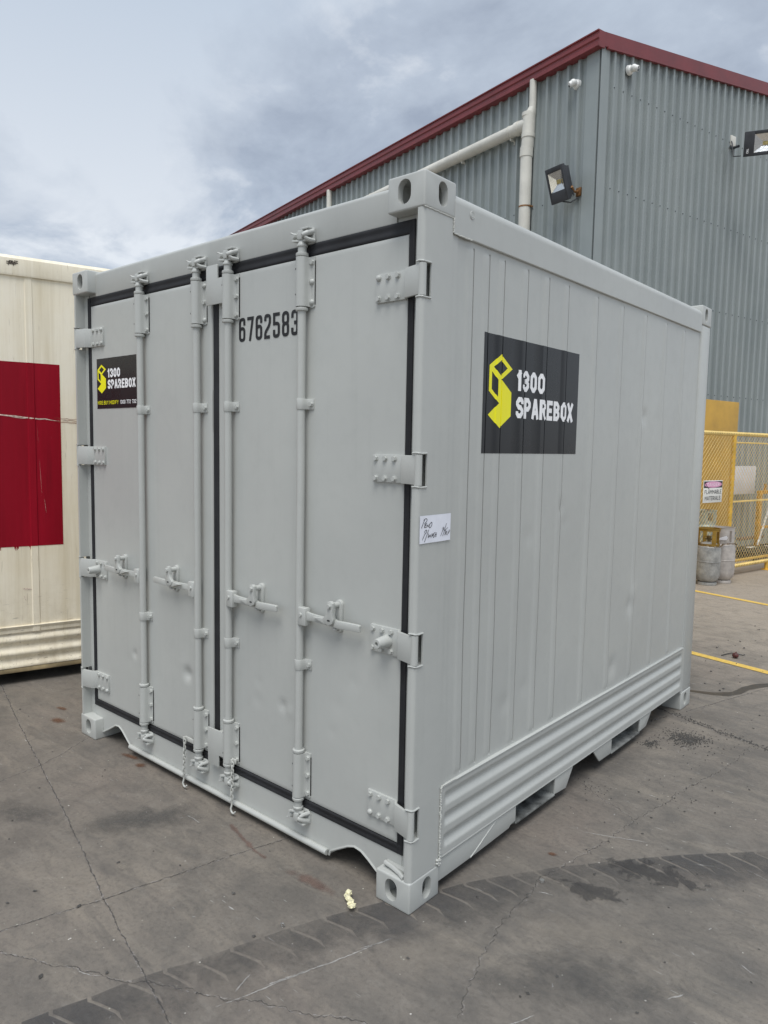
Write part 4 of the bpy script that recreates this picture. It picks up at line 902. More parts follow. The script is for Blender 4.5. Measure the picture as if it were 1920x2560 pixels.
    prism(b, [(X(p), zp+q) for p, q in ((0.178, 0.013), (0.178, -0.012), (0.106, 0.008))], 'y', -0.005, 0.010, None, 0.002); cyl(b, (X(0.203), 0.036, zp+0.066), (X(0.203), 0.008, zp+0.066), 0.012, None, 12)
    link('handle_latch', tomesh('handle_latch', b, 40), PAINT, d); bolt(X(0.203), -0.009, zp+0.066, d)
    b = bmesh.new(); box(b, (min(X(0.192), X(0.206)), -0.0098, zp+0.006), (max(X(0.192), X(0.206)), 0.002, zp+0.012)); link('latch_slot', tomesh('latch_slot', b, 0), DARK, d)
# overlap plates between the leaves
b = bmesh.new(); prism(b, [(-1.2335, 2.292), (-1.230, 2.288), (-1.112, 2.288), (-1.112, 2.398), (-1.150, 2.398), (-1.150, 2.452), (-1.156, 2.458), (-1.226, 2.458), (-1.2335, 2.450)], 'y', 0.018, 0.025, None, 0.0015); box(b, (-1.170, 0.024, 2.30), (-1.112, 0.052, 2.395), 0.002); link('overlap_plate', tomesh('overlap_plate', b, 30), PAINT, dr)
b = bmesh.new(); prism(b, [(-1.2315, 0.196), (-1.226, 0.190), (-1.150, 0.190), (-1.150, 0.246), (-1.112, 0.246), (-1.112, 0.360), (-1.118, 0.364), (-1.2315, 0.362)], 'y', 0.016, 0.023, None, 0.0015); box(b, (-1.170, 0.022, 0.25), (-1.112, 0.052, 0.355), 0.002); link('overlap_plate', tomesh('overlap_plate', b, 30), PAINT, dr)
# retaining chains with hooks
def chain(x0, x1, d, xt):
    b = bmesh.new(); box(b, (min(xt, x0)-0.006, 0.020, 0.240), (max(xt, x0)+0.012, 0.026, 0.262), 0.002); box(b, (x0-0.008, 0.006, 0.240), (x0-0.002, 0.026, 0.262), 0.002)
    n = 12
    for i in range(n):
        k = (i+0.5)/n; z = 0.246-k*0.185; x = x0+(x1-x0)*k; a = (0.35+math.pi/2*i)+0.25*math.sin(i*2.1)
        ux, uy = math.cos(a), math.sin(a); P = []
        for j in range(10):
            t = 2*math.pi*j/10; q = 0.0068*math.cos(t); P.append((x+q*ux, 0.012+q*uy, z+0.0125*math.sin(t)))
        tube(b, P, 0.0029, 6, True, None, True)
    z0 = 0.064; P = [(x1, 0.012, z0), (x1+0.001, 0.012, 0.045)]+[(x1+0.016-0.016*math.cos(t)-0.001, 0.008, 0.030-0.017*math.sin(t)) for t in (0.0, 0.6, 1.2, 1.8, 2.4, 2.9)]
    tube(b, P, [0.0042, 0.0042]+[0.0046]*5+[0.003], 8); link('hook_chain', tomesh('hook_chain', b, 50), SEALANT, d)
chain(-1.414, -1.425, dl, -1.352); chain(-1.040, -1.047, dr, -1.052)

# side wall: pressed ribs, dents
RIBS = [0.304, 0.410, 0.518, 0.697, 0.873, 1.052, 1.352, 1.647, 1.948, 2.250, 2.552]
BRK = []
for r in RIBS: BRK += [r-0.042, r-0.034, r-0.002, r+0.0005, r+0.0072, r+0.0080]
SD = [(1.708, 0.534, .035, .009), (1.70, 0.50, .05, -.002), (0.781, 0.652, .022, .003), (0.624, 0.619, .025, .004), (1.054, 1.423, .018, .004), (0.772, 1.31, .02, .003), (1.978, 1.867, .024, .007), (1.894, 0.839, .03, .006), (1.106, 1.346, .02, .003), (1.95, 0.90, .03, -.003)]
def sstep(a, c, v): t = max(0, min(1, (v-a)/(c-a))); return t*t*(3-2*t)
def sx(y, z=1.5):
    x = -0.0095
    for r in RIBS:
        if r-0.042 < y < r+0.0080:
            k = sstep(0.432, 0.455, z)*(1-sstep(2.384, 2.402, z))
            if y <= r-0.034: h = (y-(r-0.042))/0.008
            elif y <= r-0.002: h = 1.0
            elif y <= r+0.0005: h = 1-(y-r+0.002)/0.0025*7.5
            elif y <= r+0.0072: h = -6.5
            else: h = -6.5+(y-r-0.0072)/0.0008*6.5
            x += 0.0028*h*k
    return x
ys = sorted(set([0.160, 0.200, 0.2035, 0.206, 0.209, 2.806, 2.810, 2.814, 2.83]+BRK+[0.22+i*0.028 for i in range(93)]))
zs = [0.40, 0.432, 0.440, 0.448, 0.455]+[0.455+(2.384-0.455)*i/80 for i in range(1, 80)]+[2.384, 2.390, 2.396, 2.402, 2.44]
def sidef(y, z):
    x = sx(y, z)
    if y < 0.2015: x = -0.005
    elif y < 0.2055: x = -0.0125
    if 2.808 < y < 2.812: x = -0.0125
    for dy, dz, s_, a in SD:
        r2 = ((y-dy)**2+((z-dz)/1.3)**2)/s_**2
        if r2 < 9: x -= 1.5*a*math.exp(-r2)
    x += 0.0012*math.sin(y*5.1+1.0)*math.sin(z*3.7+y)
    if z < 1.6: x += 0.0014*math.sin(y*11.0+2.0)*math.sin(z*7.3+y*3)*(1-sstep(1.0, 1.6, z))
    return (x, y, z)
b = bmesh.new(); grid(b, ys, zs, sidef); swm = tomesh('side_wall', b, 28); sw = link('side_wall', swm, PAINT, gc); link('side_wall', mirrored(swm, MX), PAINT, gc)
# top side rail
b = bmesh.new(); tp = [(-0.10, 2.421), (-0.002, 2.421), (0.001, 2.424), (0.001, 2.524)]+arc(-0.036, 2.526, 0.037, 0, math.pi/2, 7)+[(-0.10, 2.563)]
prism(b, tp, 'y', 0.170, Ln-0.182); trm = tomesh('top_side_rail', b, 40); tr = link('top_side_rail', trm, PAINT, gc); link('top_side_rail', mirrored(trm, MX), PAINT, gc)
b = bmesh.new(); lathe(b, [(0.0005, 0.002), (0.008, 0.0025), (0.010, 0.001), (0.013, 0.0022), (0.0155, 0.0005)], (0, 0, 0), 20, Matrix.Translation((0.001, 0.274, 2.507)) @ Matrix.Rotation(math.radians(90), 4, 'Y')); link('rail_plug', tomesh('rail_plug', b, 40), PAINT, tr)
# corrugated lower side rail
def lx(y, z):
    e = sstep(0.196, 0.222, y)*(1-sstep(2.76, 2.785, y)); x = 0.0
    for c_ in (0.365, 0.283, 0.199):
        d_ = (z-c_)/0.030
        if abs(d_) < 1: x -= 0.0135*(0.5+0.5*math.cos(d_*math.pi))**0.8*e
    return x
zz = [0.142+(0.416-0.142)*i/64 for i in range(65)]; yy = [0.182, 0.190, 0.196, 0.202, 0.208, 0.215, 0.222]+[0.3+i*0.25 for i in range(10)]+[2.76, 2.768, 2.776, 2.785, 2.80]
b = bmesh.new(); grid(b, yy, zz, lambda y, z: (lx(y, z), y, z)); box(b, (-0.03, 0.180, 0.4145), (0.004, 2.800, 0.4225), 0.003); box(b, (-0.04, 0.180, 0.136), (0.001, 2.806, 0.1445), 0.003)
lrm = tomesh('lower_side_rail', b, 45); lr = link('lower_side_rail', lrm, PAINT, gc); link('lower_side_rail', mirrored(lrm, MX), PAINT, gc)
for y0, y1 in ((0.160, 0.196), (2.79, 2.84)):
    b = bmesh.new(); box(b, (-0.03, y0, 0.119), (-0.0025, y1, 0.41)); fpm = tomesh('filler_plate', b, 0); link('filler_plate', fpm, PAINT, gc); link('filler_plate', mirrored(fpm, MX), PAINT, gc)
b = bmesh.new()
for i in range(46):
    z = 0.128+i*0.0064; ball(b, (0.0005+random.uniform(-.001, .001), 0.178+random.uniform(-.0015, .0015), z), 0.0062, 1, (0.7, 1.2, 0.7))
for i in range(12): ball(b, (0.001, 0.171+0.01*math.sin(i), 0.118+i*0.002), 0.006, 1)
for i in range(14): ball(b, (0.002, 0.186+i*0.006, 0.4225+random.uniform(-.001, .0015)), 0.0042, 1, (0.8, 1.2, 0.7))
link('weld_bead', tomesh('weld_bead', b, 60), SEALANT, lr)
b = bmesh.new()
for i in range(24): ball(b, (0.0, 0.168+random.uniform(-.001, .001), 2.424+i*0.002), 0.0036, 1)
for i in range(26): ball(b, (0.001, 0.172+i*0.0042, 2.4205+random.uniform(-.001, .001)), 0.004, 1, (.8, 1.2, .8))
for i in range(44): ball(b, (-0.0015, 0.006+i*0.0038, 2.4725+random.uniform(-.0008, .0008)), 0.0034, 1, (.8, 1.2, .8))
link('weld_bead', tomesh('weld_bead', b, 60), SEALANT, tr)
# lower plates and fork pockets
def plate(pts, x=-0.006): 
    b = bmesh.new(); prism(b, pts, 'x', x-0.008, x, None, 0.001); return part('base_plate', b, PAINT, gc, smooth=30)
bp = plate([(0.180, 0.046), (0.396, 0.045), (0.690, 0.051), (0.703, 0.060), (0.745, 0.064), (0.745, 0.137), (0.180, 0.137)])
b = bmesh.new(); tube(b, [(-0.006, 0.396+(0.592-0.396)*i/12, 0.046+(0.132-0.046)*i/12+random.uniform(-.001, .001)) for i in range(13)], 0.0028, 6); link('weld_bead', tomesh('weld_bead', b, 60), SEALANT, bp)
plate([(1.103, 0.054), (1.135, 0.050), (1.219, 0.044), (1.286, 0.126), (1.286, 0.137), (1.103, 0.137)]); plate([(1.525, 0.122), (1.595, 0.054), (1.744, 0.052), (1.744, 0.137), (1.525, 0.137)]); plate([(2.133, 0.056), (2.235, 0.062), (2.302, 0.124), (2.302, 0.137), (2.133, 0.137)])
POCKETGREY = simple('pocket_grey', lin(128, 130, 127), 0.6, 0, 0.5, 9)  # mottled grey, darker than the outer paint
for y0, y1 in ((0.745, 1.103), (1.744, 2.133)):
    b = bmesh.new(); box(b, (-Wd+0.014, y0-0.008, 0.048), (-0.014, y0, 0.150)); box(b, (-Wd+0.014, y1, 0.048), (-0.014, y1+0.008, 0.150)); box(b, (-Wd+0.014, y0+0.0005, 0.046), (-0.004, y1-0.0005, 0.055), 0.002); box(b, (-Wd+0.014, y0+0.0005, 0.1505), (-0.020, y1-0.0005, 0.158))
    part('fork_pocket', b, POCKETGREY, gc, smooth=30)
b = bmesh.new(); box(b, (-2.40, 0.13, 0.162), (-0.042, 2.86, 0.30))
for k in range(9): y = 0.35+k*0.3; box(b, (-2.39, y, 0.135), (-0.05, y+0.03, 0.163))
part('floor', b, DARK, gc, smooth=0)
b = bmesh.new(); box(b, (-2.36, 0.10, 2.50), (-0.08, 2.95, 2.561)); part('roof', b, PAINT, gc, smooth=0)
b = bmesh.new(); box(b, (-2.36, 2.93, 0.13), (-0.08, 2.975, 2.51)); part('rear_wall', b, PAINT, gc, smooth=0)
# stickers and stencils
def flat_tess(b, loops, put):
    allp = [p for l in loops for p in l]; tri = tessellate_polygon([[Vector((p[0], p[1], 0)) for p in l] for l in loops]); vs3 = [b.verts.new(put(p[0], p[1], 0)) for p in allp]
    for t in tri:
        try: b.faces.new([vs3[i] for i in t])
        except ValueError: pass
LOGO_O = [(0.513, 2.045), (0.600, 1.995), (0.522, 1.949), (0.597, 1.903), (0.597, 1.810), (0.512, 1.760), (0.429, 1.809), (0.503, 1.856), (0.431, 1.900), (0.432, 1.997)]
LOGO_H = [[(0.514, 2.023), (0.563, 1.995), (0.511, 1.963), (0.463, 1.993)], [(0.451, 1.975), (0.494, 1.946), (0.494, 1.880), (0.451, 1.908)]]
def on_side(b, off):
    def sx(y, z): return max(globals()['sx'](y, z), -0.0135)      # vinyl bridges the seam
    for yv in BRK: bmesh.ops.bisect_plane(b, geom=b.verts[:]+b.edges[:]+b.faces[:], plane_co=(0, yv, 0), plane_no=(0, 1, 0))
    for v in b.verts: v.co.x = sx(v.co.y, 1.9)+off+v.co.x+0.0012*math.sin(v.co.y*5.1+1.0)*math.sin(v.co.z*3.7+v.co.y)
    return b
def sput(x, y, l): return (l*0.0002, x, y)
b = bmesh.new(); grid(b, [0.388, 0.45, 0.52, 0.60, 0.68, 0.76, 0.84, 0.92, 1.0, 1.08, 1.178], [1.6615+(2.1155-1.6615)*i/8 for i in range(9)], lambda y, z: (0, y, z)); on_side(b, 0.0008)
stk = part('sticker', b, STICK, gc, smooth=28); stk['label'] = 'large black sticker with yellow logo on the ribbed side'
b = bmesh.new(); flat_tess(b, [LOGO_O]+LOGO_H, sput); on_side(b, 0.0016); link('logo', tomesh('logo', b, 0), YELLOW, stk)
b = bmesh.new(); text(b, '1300', 0.638, 1.914, 0.084, 0.223, 0.62, 0.225, 0.12, sput, 0.15); on_side(b, 0.0016); link('lettering', tomesh('lettering', b, 0), WHITEINK, stk); b = bmesh.new(); text(b, 'SPAREBOX', 0.636, 1.805, 0.085, 0.496, 0.62, 0.225, 0.10, sput, 0.15); on_side(b, 0.0016); link('lettering', tomesh('lettering', b, 0), WHITEINK, stk)
def dput(x, y, l): return (x, 0.0484-l*0.0002, y)
b = bmesh.new(); box(b, (-2.2775, 0.0488, 1.857), (-1.846, 0.0496, 2.124)); stk2 = part('sticker', b, STICK, gc, smooth=0); stk2['label'] = 'small black sticker with yellow logo on the left door'
b = bmesh.new(); lm = lambda p: (-2.270+(p[0]-0.429)/(0.600-0.429)*0.091, 1.939+(p[1]-1.760)/(2.045-1.760)*0.153)
flat_tess(b, [[lm(p) for p in LOGO_O]]+[[lm(p) for p in h] for h in LOGO_H], dput); link('logo', tomesh('logo', b, 0), YELLOW, stk2)
b = bmesh.new(); text(b, '1300', -2.160, 2.020, 0.047, 0.127, 0.62, 0.225, 0.12, dput, 0.15); link('lettering', tomesh('lettering', b, 0), WHITEINK, stk2); b = bmesh.new(); text(b, 'SPAREBOX', -2.162, 1.961, 0.0475, 0.280, 0.62, 0.225, 0.10, dput, 0.15); link('lettering', tomesh('lettering', b, 0), WHITEINK, stk2); b = bmesh.new(); text(b, '1300 772 732', -2.036, 1.879, 0.0195, 0.160, 0.62, 0.16, 0.14, dput, 0.15); link('lettering', tomesh('lettering', b, 0), WHITEINK, stk2)
b = bmesh.new(); text(b, 'HIRE.BUY.MODIFY', -2.270, 1.879, 0.0195, 0.216, 0.62, 0.14, 0.16, dput, 0.15); link('lettering', tomesh('lettering', b, 0), YELLOW, stk2)
b = bmesh.new()
for i, c in enumerate('6762583'): text(b, c, -1.040+i*0.0558, 2.117, 0.101, 0.043, 0.43, 0.135, 0, lambda x, y, l: (x, 0.0490-l*0.0002, y), 0.19, 6)
part('stencil_number', b, BLACKINK, gc, smooth=0)
# taped note
b = bmesh.new(); grid(b, [0.011+0.183*i/10 for i in range(11)], [1.348+0.097*i/5 for i in range(6)], lambda y, z: (0.0012+(0.0022*math.exp(-((y-0.150)/0.006)**2))+0.001*math.sin(y*40+z*30)*0.3-(0.002 if y > 0.17 else 0), y, z+0.002*(y-0.1)))
note = part('paper_note', b, PAPER, None, smooth=60); tag(note, 'white paper note with black handwriting taped to the near corner post', 'note')
HW = [[(0.0203, 1.4036), (0.0363, 1.4296)], [(0.0323, 1.4289), (0.0362, 1.4326), (0.0443, 1.4346), (0.051, 1.4322), (0.0511, 1.4276), (0.0448, 1.422), (0.0368, 1.4175)], [(0.0401, 1.4153), (0.0364, 1.4049)], [(0.0402, 1.4142), (0.0499, 1.4181)], [(0.0379, 1.4094), (0.0468, 1.4118)], [(0.0365, 1.4044), (0.0455, 1.4043)], [(0.0487, 1.4045), (0.0533, 1.4128), (0.0578, 1.4039), (0.0624, 1.4137)], [(0.0665, 1.4149), (0.0646, 1.4003), (0.0736, 1.4038), (0.0791, 1.4115), (0.0788, 1.4187), (0.0754, 1.4204), (0.0673, 1.4149)],
 [(0.0267, 1.3614), (0.0413, 1.3829)], [(0.0379, 1.3872), (0.041, 1.392), (0.0474, 1.395), (0.0517, 1.3917), (0.0478, 1.3854), (0.0414, 1.3819)], [(0.0383, 1.3538), (0.0615, 1.3945)], [(0.0612, 1.3803), (0.0584, 1.3663), (0.068, 1.3757), (0.0692, 1.3674), (0.0762, 1.3791)], [(0.0767, 1.3668), (0.0862, 1.3803), (0.0876, 1.3669)], [(0.079, 1.3717), (0.0865, 1.3726)], [(0.0971, 1.3815), (0.0904, 1.38), (0.0898, 1.3749), (0.0941, 1.3715), (0.0919, 1.3655), (0.0885, 1.3653)], [(0.0997, 1.3813), (0.0986, 1.367)], [(0.1073, 1.3807), (0.1045, 1.3665)], [(0.0991, 1.3742), (0.1068, 1.3741)],
 [(0.1319, 1.3669), (0.1455, 1.3933)], [(0.1421, 1.3936), (0.1445, 1.3981), (0.1489, 1.3967), (0.1474, 1.3911), (0.1431, 1.3883)], [(0.1432, 1.3665), (0.1658, 1.4096)], [(0.152, 1.3845), (0.1736, 1.3939)], [(0.1632, 1.3889), (0.151, 1.3679)], [(0.1588, 1.3694), (0.1644, 1.3815), (0.1688, 1.3822), (0.1673, 1.3771), (0.162, 1.3754), (0.1703, 1.3674)], [(0.1738, 1.3692), (0.1769, 1.3784)], [(0.1781, 1.372), (0.182, 1.3843), (0.1864, 1.3851), (0.1866, 1.3798), (0.1806, 1.376)]]
b = bmesh.new()
for i, s_ in enumerate(HW): stroke(b, soften(s_, False, 0.002, 3), False, 0.0022 if i < 18 else 0.0018, lambda x, y, l: (0.0016+0.0022*math.exp(-((x-0.150)/0.006)**2)+l*0.00015+0.0004, x, y), i % 4)
link('handwriting', tomesh('handwriting', b, 0), PENINK, note, kind='stuff')

# ------------------------------------------------------------------ fenced gas store at the right
FO = Vector((-1.073, 9.578, 0)); dF = Vector((.208, .978, 0)).normalized(); nF = Vector((dF.y, -dF.x, 0)); MFn = frame(nF, dF, FO)   # local (out, t, z)
FY = simple('yellow_fence_paint', lin(222, 178, 70), 0.5, 0, 0.15, 5); FYP = simple('pale_yellow_paint', lin(238, 208, 128), 0.5, 0, 0.1, 5); WIREM = simple('yellow_mesh_wire', lin(226, 200, 140), 0.5, 0.2, 0.1, 5)
fe = thing('chain_link_fence', 'yellow framed chain link fence round the gas store', 'fence', FO)
for t in (-2.60, -1.15, 0.62):
    b = bmesh.new(); cyl(b, (0, t, 0.0), (0, t, 1.92), 0.030, None, 16); part('post', b, FY, fe, MFn)
b = bmesh.new(); cyl(b, (0, -0.02, 0.0), (0, -0.02, 0.14), 0.024, None, 12); box(b, (-0.05, -0.07, 0.0), (0.05, 0.03, 0.012)); part('foot', b, FY, fe, MFn)
for t0, t1, z, r, m in ((-2.60, 0.62, 1.930, 0.027, FYP), (-2.60, 0.62, 0.135, 0.026, FYP), (-1.15, 0.62, 1.815, 0.012, FYP), (-1.15, 0.62, 1.020, 0.013, FYP)):
    b = bmesh.new(); cyl(b, (0, t0, z), (0, t1, z), r, None, 14); part('rail', b, m, fe, MFn)
b = bmesh.new(); cyl(b, (-0.10, -1.15, 0.175), (-0.10, 0.62, 0.175), 0.020, None, 12); part('rail', b, FY, fe, MFn)
b = bmesh.new()
for z in (1.930, 0.135):
    for k in range(72):
        t = -2.58+k*0.0445; tube(b, [(0.0, t-0.008, z+0.028), (0.029, t, z), (0.0, t+0.008, z-0.028)], 0.004, 5)
part('wire_ties', b, simple('shaded_tie_wire', lin(128, 96, 40), 0.6, 0.3, 0.2, 9), fe, MFn, kind='stuff')  # wire wraps coloured dark, with their rings of shadow put into the colour
b = bmesh.new(); sp2 = 0.073; t0, t1, z0, z1 = -2.60, 0.62, 0.135, 1.93
def wire(sign, c):
    # t = c + sign*(z-z0)
    pts = []
    za, zb = z0, z1
    ta, tb = c, c+sign*(z1-z0)
    if sign > 0:
        if ta < t0: za = z0+(t0-ta); ta = t0
        if tb > t1: zb = z0+(t1-c); tb = t1
    else:
        if ta > t1: za = z0+(ta-t1); ta = t1
        if tb < t0: zb = z0+(c-t0); tb = t0
    if zb-za > 0.02: tube(b, [(0.012+0.002*sign, ta, za), (0.012+0.002*sign, tb, zb)], 0.0026, 4, False)
k = t0-(z1-z0)
while k < t1: wire(1, k); k += sp2
k = t0
while k < t1+(z1-z0): wire(-1, k); k += sp2
part('wire_mesh', b, WIREM, fe, MFn, kind='stuff')
BTR = 0.10
b = bmesh.new(); box(b, (-0.625, -2.6, 0.02), (-0.60, BTR, 2.43), 0.004)
tag(part('yellow_board', b, simple('ochre_sheet', lin(196, 154, 62), 0.6, 0, 0.12, 2.5), None, MFn), 'flat ochre yellow sheet standing behind the fence and rising above it', 'board')
# danger sign
sg = thing('danger_sign', 'white danger sign reading flammable materials hung on the fence', 'sign', MFn @ Vector((0.02, -1.66, 1.03)))
SW = simple('sign_white', lin(236, 236, 230), 0.4, 0, 0.03); SB = simple('sign_black', lin(30, 28, 34), 0.4); SP = simple('sign_faded_pink', lin(226, 158, 196), 0.4, 0, 0.05); SPT = simple('sign_pale_text', lin(248, 224, 236), 0.4, 0, 0.02)
b = bmesh.new(); box(b, (0.020, -1.892, 1.030), (0.024, -1.427, 1.318), 0.001); part('plate', b, SW, sg, MFn)
b = bmesh.new(); box(b, (0.0242, -1.885, 1.222), (0.0252, -1.434, 1.308)); part('header_band', b, SB, sg, MFn)
b = bmesh.new(); R_ = [b.verts.new((0.0258, -1.66+0.212*math.cos(2*math.pi*i/40), 1.2655+0.040*math.sin(2*math.pi*i/40))) for i in range(40)]; b.faces.new(R_); part('oval', b, SP, sg, MFn, 0)
def gput(x, y, l): return (0.0262+l*0.0002, x, y)
b = bmesh.new(); text(b, 'DANGER', -1.81, 1.245, 0.042, 0.30, 0.75, 0.20, 0.2, gput, 0.15); part('lettering', b, SPT, sg, MFn, 0)
b = bmesh.new(); text(b, 'FLAMMABLE', -1.862, 1.145, 0.052, 0.41, 0.75, 0.13, 0.2, gput, 0.15); part('lettering', b, SB, sg, MFn, 0); b = bmesh.new(); text(b, 'MATERIALS', -1.850, 1.062, 0.052, 0.38, 0.75, 0.13, 0.2, gput, 0.15); stroke(b, [(-1.875, 1.296), (-1.76, 1.205)], False, 0.008, gput, 3); part('lettering', b, SB, sg, MFn, 0)

# gas cylinders
def galv(name, c, d, rust=0.0):
    s = NT(name); n = s.noise(9, 8, 0.7); colr = s.ramp(n, [(0.32, d), (0.62, c)])
    if rust: colr = s.mix(s.ramp(s.noise(5, 6, 0.6, 0, s.vec(loc=(3, 1, 0))), [(0.55, 0.0), (0.68, rust)]), colr, lin(120, 72, 40))
    return s.done(colr, 0.55, 0.25)
GALVA = galv('galvanised_dark', lin(176, 175, 170), lin(124, 124, 121)); GALVB = galv('galvanised_pale', lin(196, 190, 183), lin(160, 154, 149)); GALVC = galv('pale_green_paint', lin(186, 196, 186), lin(150, 162, 154), 0.8); YCOL = galv('chipped_yellow', lin(164, 130, 46), lin(120, 94, 40), 0.2)
def bottle(label, c, R, H, zs_, mat, colmat, cuts):
    t = thing('gas_cylinder', label, 'gas cylinder', c, 'gas cylinders at the store'); c = Vector(c)
    b = bmesh.new(); lathe(b, [(R*0.74, 0.0), (R*0.78, 0.004), (R*0.78, 0.030), (R*0.70, 0.040)], c, 32); part('foot_ring', b, mat, t, smooth=40)
    z1 = zs_; b = bmesh.new(); lathe(b, [(0.0, 0.034), (R*0.62, 0.038), (R*0.84, 0.066), (R*0.96, 0.105), (R, 0.150), (R, z1-0.07), (R*0.97, z1-0.035), (R*0.86, z1), (R*0.62, z1+0.03), (R*0.3, z1+0.045), (0.0, z1+0.05)], c, 36); part('body', b, mat, t, smooth=60)
    b = bmesh.new(); lathe(b, [(R, 0.296), (R+0.0035, 0.299), (R+0.0035, 0.305), (R, 0.308)], c, 36); part('weld_seam', b, mat, t, smooth=60)
    rc = R*0.86; b = bmesh.new(); n = 36
    lathe(b, [(rc-0.006, H), (rc-0.006, H-0.035), (rc, H-0.035), (rc, H-0.004), (rc+0.008, H-0.004), (rc+0.008, H), (rc-0.006, H)], c, n); lathe(b, [(rc-0.004, z1+0.030), (rc-0.004, z1-0.01), (rc, z1-0.01), (rc, z1+0.030), (rc-0.004, z1+0.030)], c, n)
    for a0, a1 in cuts:
        N = 8; pts = []
        for i in range(N+1):
            a = math.radians(a0+(a1-a0)*i/N); pts.append((rc*math.cos(a), rc*math.sin(a)))
        for i in range(N+1)[::-1]:
            a = math.radians(a0+(a1-a0)*i/N); pts.append(((rc-0.005)*math.cos(a), (rc-0.005)*math.sin(a)))
        prism(b, [(p[0]+c.x, p[1]+c.y) for p in pts], 'z', z1+0.028, H-0.03)
    part('collar', b, colmat, t, smooth=40)
    b = bmesh.new(); cyl(b, c+Vector((0, 0, z1+0.04)), c+Vector((0, 0, z1+0.10)), 0.022, 0.018, 10); cyl(b, c+Vector((-0.045, 0, z1+0.085)), c+Vector((0.045, 0, z1+0.085)), 0.014, 0.012, 10); cyl(b, c+Vector((0, 0, z1+0.10)), c+Vector((0, 0, z1+0.125)), 0.028, 0.028, 10); part('valve', b, simple('brass_valve', lin(120, 104, 70), 0.45, 0.6, 0.2, 30), t)
    return t
bottle('mottled grey gas cylinder with a chipped yellow collar, nearest the container', (-1.33, 7.69, 0), 0.150, 0.722, 0.50, GALVA, YCOL, [(-58, -34), (40, 62), (120, 142), (205, 226)])
bb = bottle('paler grey gas cylinder with plain collar and white tag', (-1.237, 7.986, 0), 0.146, 0.722, 0.51, GALVB, GALVB, [(-128, -44), (-28, 40), (60, 140), (160, 215)])
b = bmesh.new(); V = [b.verts.new(p) for p in ((-1.262, 7.852, 0.585), (-1.165, 7.845, 0.625), (-1.150, 7.848, 0.600), (-1.165, 7.850, 0.572), (-1.262, 7.852, 0.560))]; b.faces.new(V); part('tag', b, PAPER, bb, smooth=0)
bottle('pale green rust streaked gas cylinder behind the fence mesh', (-1.65, 8.546, 0), 0.165, 0.885, 0.69, GALVC, GALVC, [(-140, -60), (-30, 30), (70, 120)])
b = bmesh.new(); P = []
for (cx_, cy_, r, a0, a1) in ((-1.33, 7.69, 0.158, -150, -8), (-1.237, 7.986, 0.154, -75, 60)):
    for i in range(13):
        a = math.radians(a0+(a1-a0)*i/12); P.append(Vector((cx_+r*math.cos(a), cy_+r*math.sin(a), 0.512+0.012*math.sin(i*0.5))))
Q = []
for a_, c_ in zip(P[:-1], P[1:]):
    n = max(1, int((c_-a_).length/0.024))
    for i in range(n): Q.append((a_.lerp(c_, i/n), (c_-a_).normalized()))
for i, (q, d) in enumerate(Q):
    s_ = Vector((0, 0, 1)) if i % 2 else d.cross(Vector((0, 0, 1))).normalized(); tube(b, [q+d*0.017*math.cos(a)+s_*0.009*math.sin(a) for a in [2*math.pi*j/8 for j in range(8)]], 0.0036, 5, True, None, True)
tag(part('retaining_chain', b, simple('chain_steel', lin(120, 100, 70), 0.5, 0.6, 0.3, 40), None), 'rusty chain looped round the two gas cylinders', 'chain')
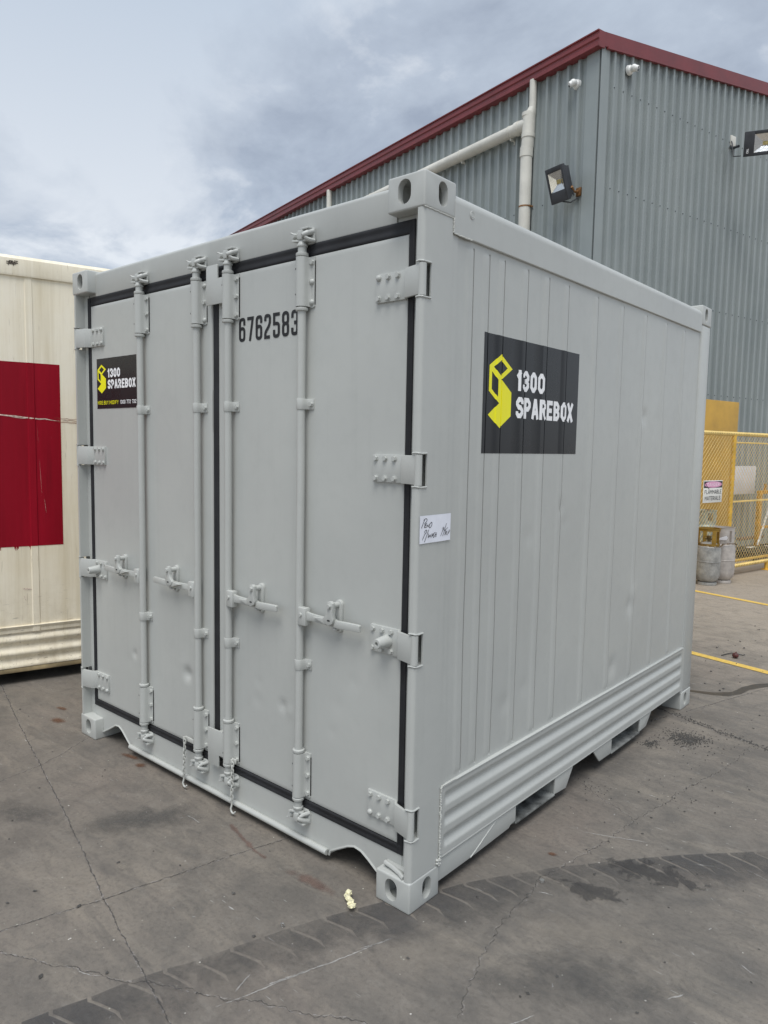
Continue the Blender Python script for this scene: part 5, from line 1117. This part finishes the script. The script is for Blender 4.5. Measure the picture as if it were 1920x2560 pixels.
# things stored behind the mesh
b = bmesh.new(); box(b, (-1.13, 0.86, 0.99), (-1.11, 1.80, 1.46), 0.003); tag(part('white_sheet', b, simple('pale_sheet', lin(206, 204, 204), 0.6, 0, 0.06, 4), None, MFn), 'pale blank sheet on the shed wall behind the fence mesh', 'sheet')
ty = thing('yellow_trolley', 'rusty yellow steel trolley frame standing inside the fenced store', 'trolley', MFn @ Vector((-0.9, 1.8, 0)))
OY = simple('rusty_yellow', lin(196, 142, 40), 0.55, 0, 0.3, 14)
for (lo, hi, nm) in (((-0.93, 1.50, 0.0), (-0.87, 1.59, 1.06), 'upright'), ((-0.93, 1.60, 1.00), (-0.87, 2.70, 1.06), 'crossbar'), ((-0.93, 2.65, 0.0), (-0.87, 2.71, 0.995), 'upright'), ((-0.915, 1.70, 1.065), (-0.885, 1.74, 1.17), 'spigot'), ((-0.93, 1.60, 0.42), (-0.87, 2.64, 0.46), 'crossbar'), ((-0.46, 1.10, 0.0), (-0.40, 1.19, 0.62), 'upright')):
    b = bmesh.new(); box(b, lo, hi, 0.004); part(nm, b, OY, ty, MFn)
br = thing('broom', 'wide yard broom with white handle leaning inside the fenced store', 'broom', MFn @ Vector((-0.8, 1.5, 0.1)))
b = bmesh.new(); cyl(b, (-0.85, 1.47, 0.16), (-0.95, 2.35, 1.42), 0.016, None, 10); part('handle', b, simple('scuffed_white_handle', lin(216, 214, 208), 0.5, 0, 0.35, 30), br, MFn)
b = bmesh.new(); box(b, (-0.88, 1.12, 0.155), (-0.80, 1.84, 0.185), 0.006, 2, Matrix.Rotation(math.radians(-2), 4, 'X')); part('head', b, SW, br, MFn)
b = bmesh.new()
for k in range(60): t = 1.14+k*0.0115; box(b, (-0.875, t, 0.04), (-0.805, t+0.007, 0.115), 0)
part('bristles', b, simple('dark_bristle', lin(46, 52, 46), 0.8, 0, 0.3, 40), br, MFn, kind='stuff')
pt = thing('black_pallet', 'black slatted plastic pallet on the floor behind the mesh', 'pallet', MFn @ Vector((-0.6, 1.3, 0)))
BP = simple('black_plastic', lin(34, 36, 38), 0.5, 0, 0.2, 10)
for k in range(7):
    b = bmesh.new(); box(b, (-1.0, 0.55+k*0.16, 0.115), (-0.45, 0.65+k*0.16, 0.14), 0.003); part('slat', b, BP, pt, MFn)
for o in (-1.0, -0.74, -0.49):
    b = bmesh.new(); box(b, (o, 0.55, 0.02), (o+0.05, 1.62, 0.114), 0.004); part('bearer', b, BP, pt, MFn)
b = bmesh.new(); box(b, (-1.05, 1.15, 0.235), (-0.97, 1.95, 0.275), 0.003); tag(part('timber_plank', b, simple('grey_brown_timber', lin(126, 104, 90), 0.8, 0, 0.25, 14), None, MFn), 'brown timber plank lying behind the broom head', 'plank')
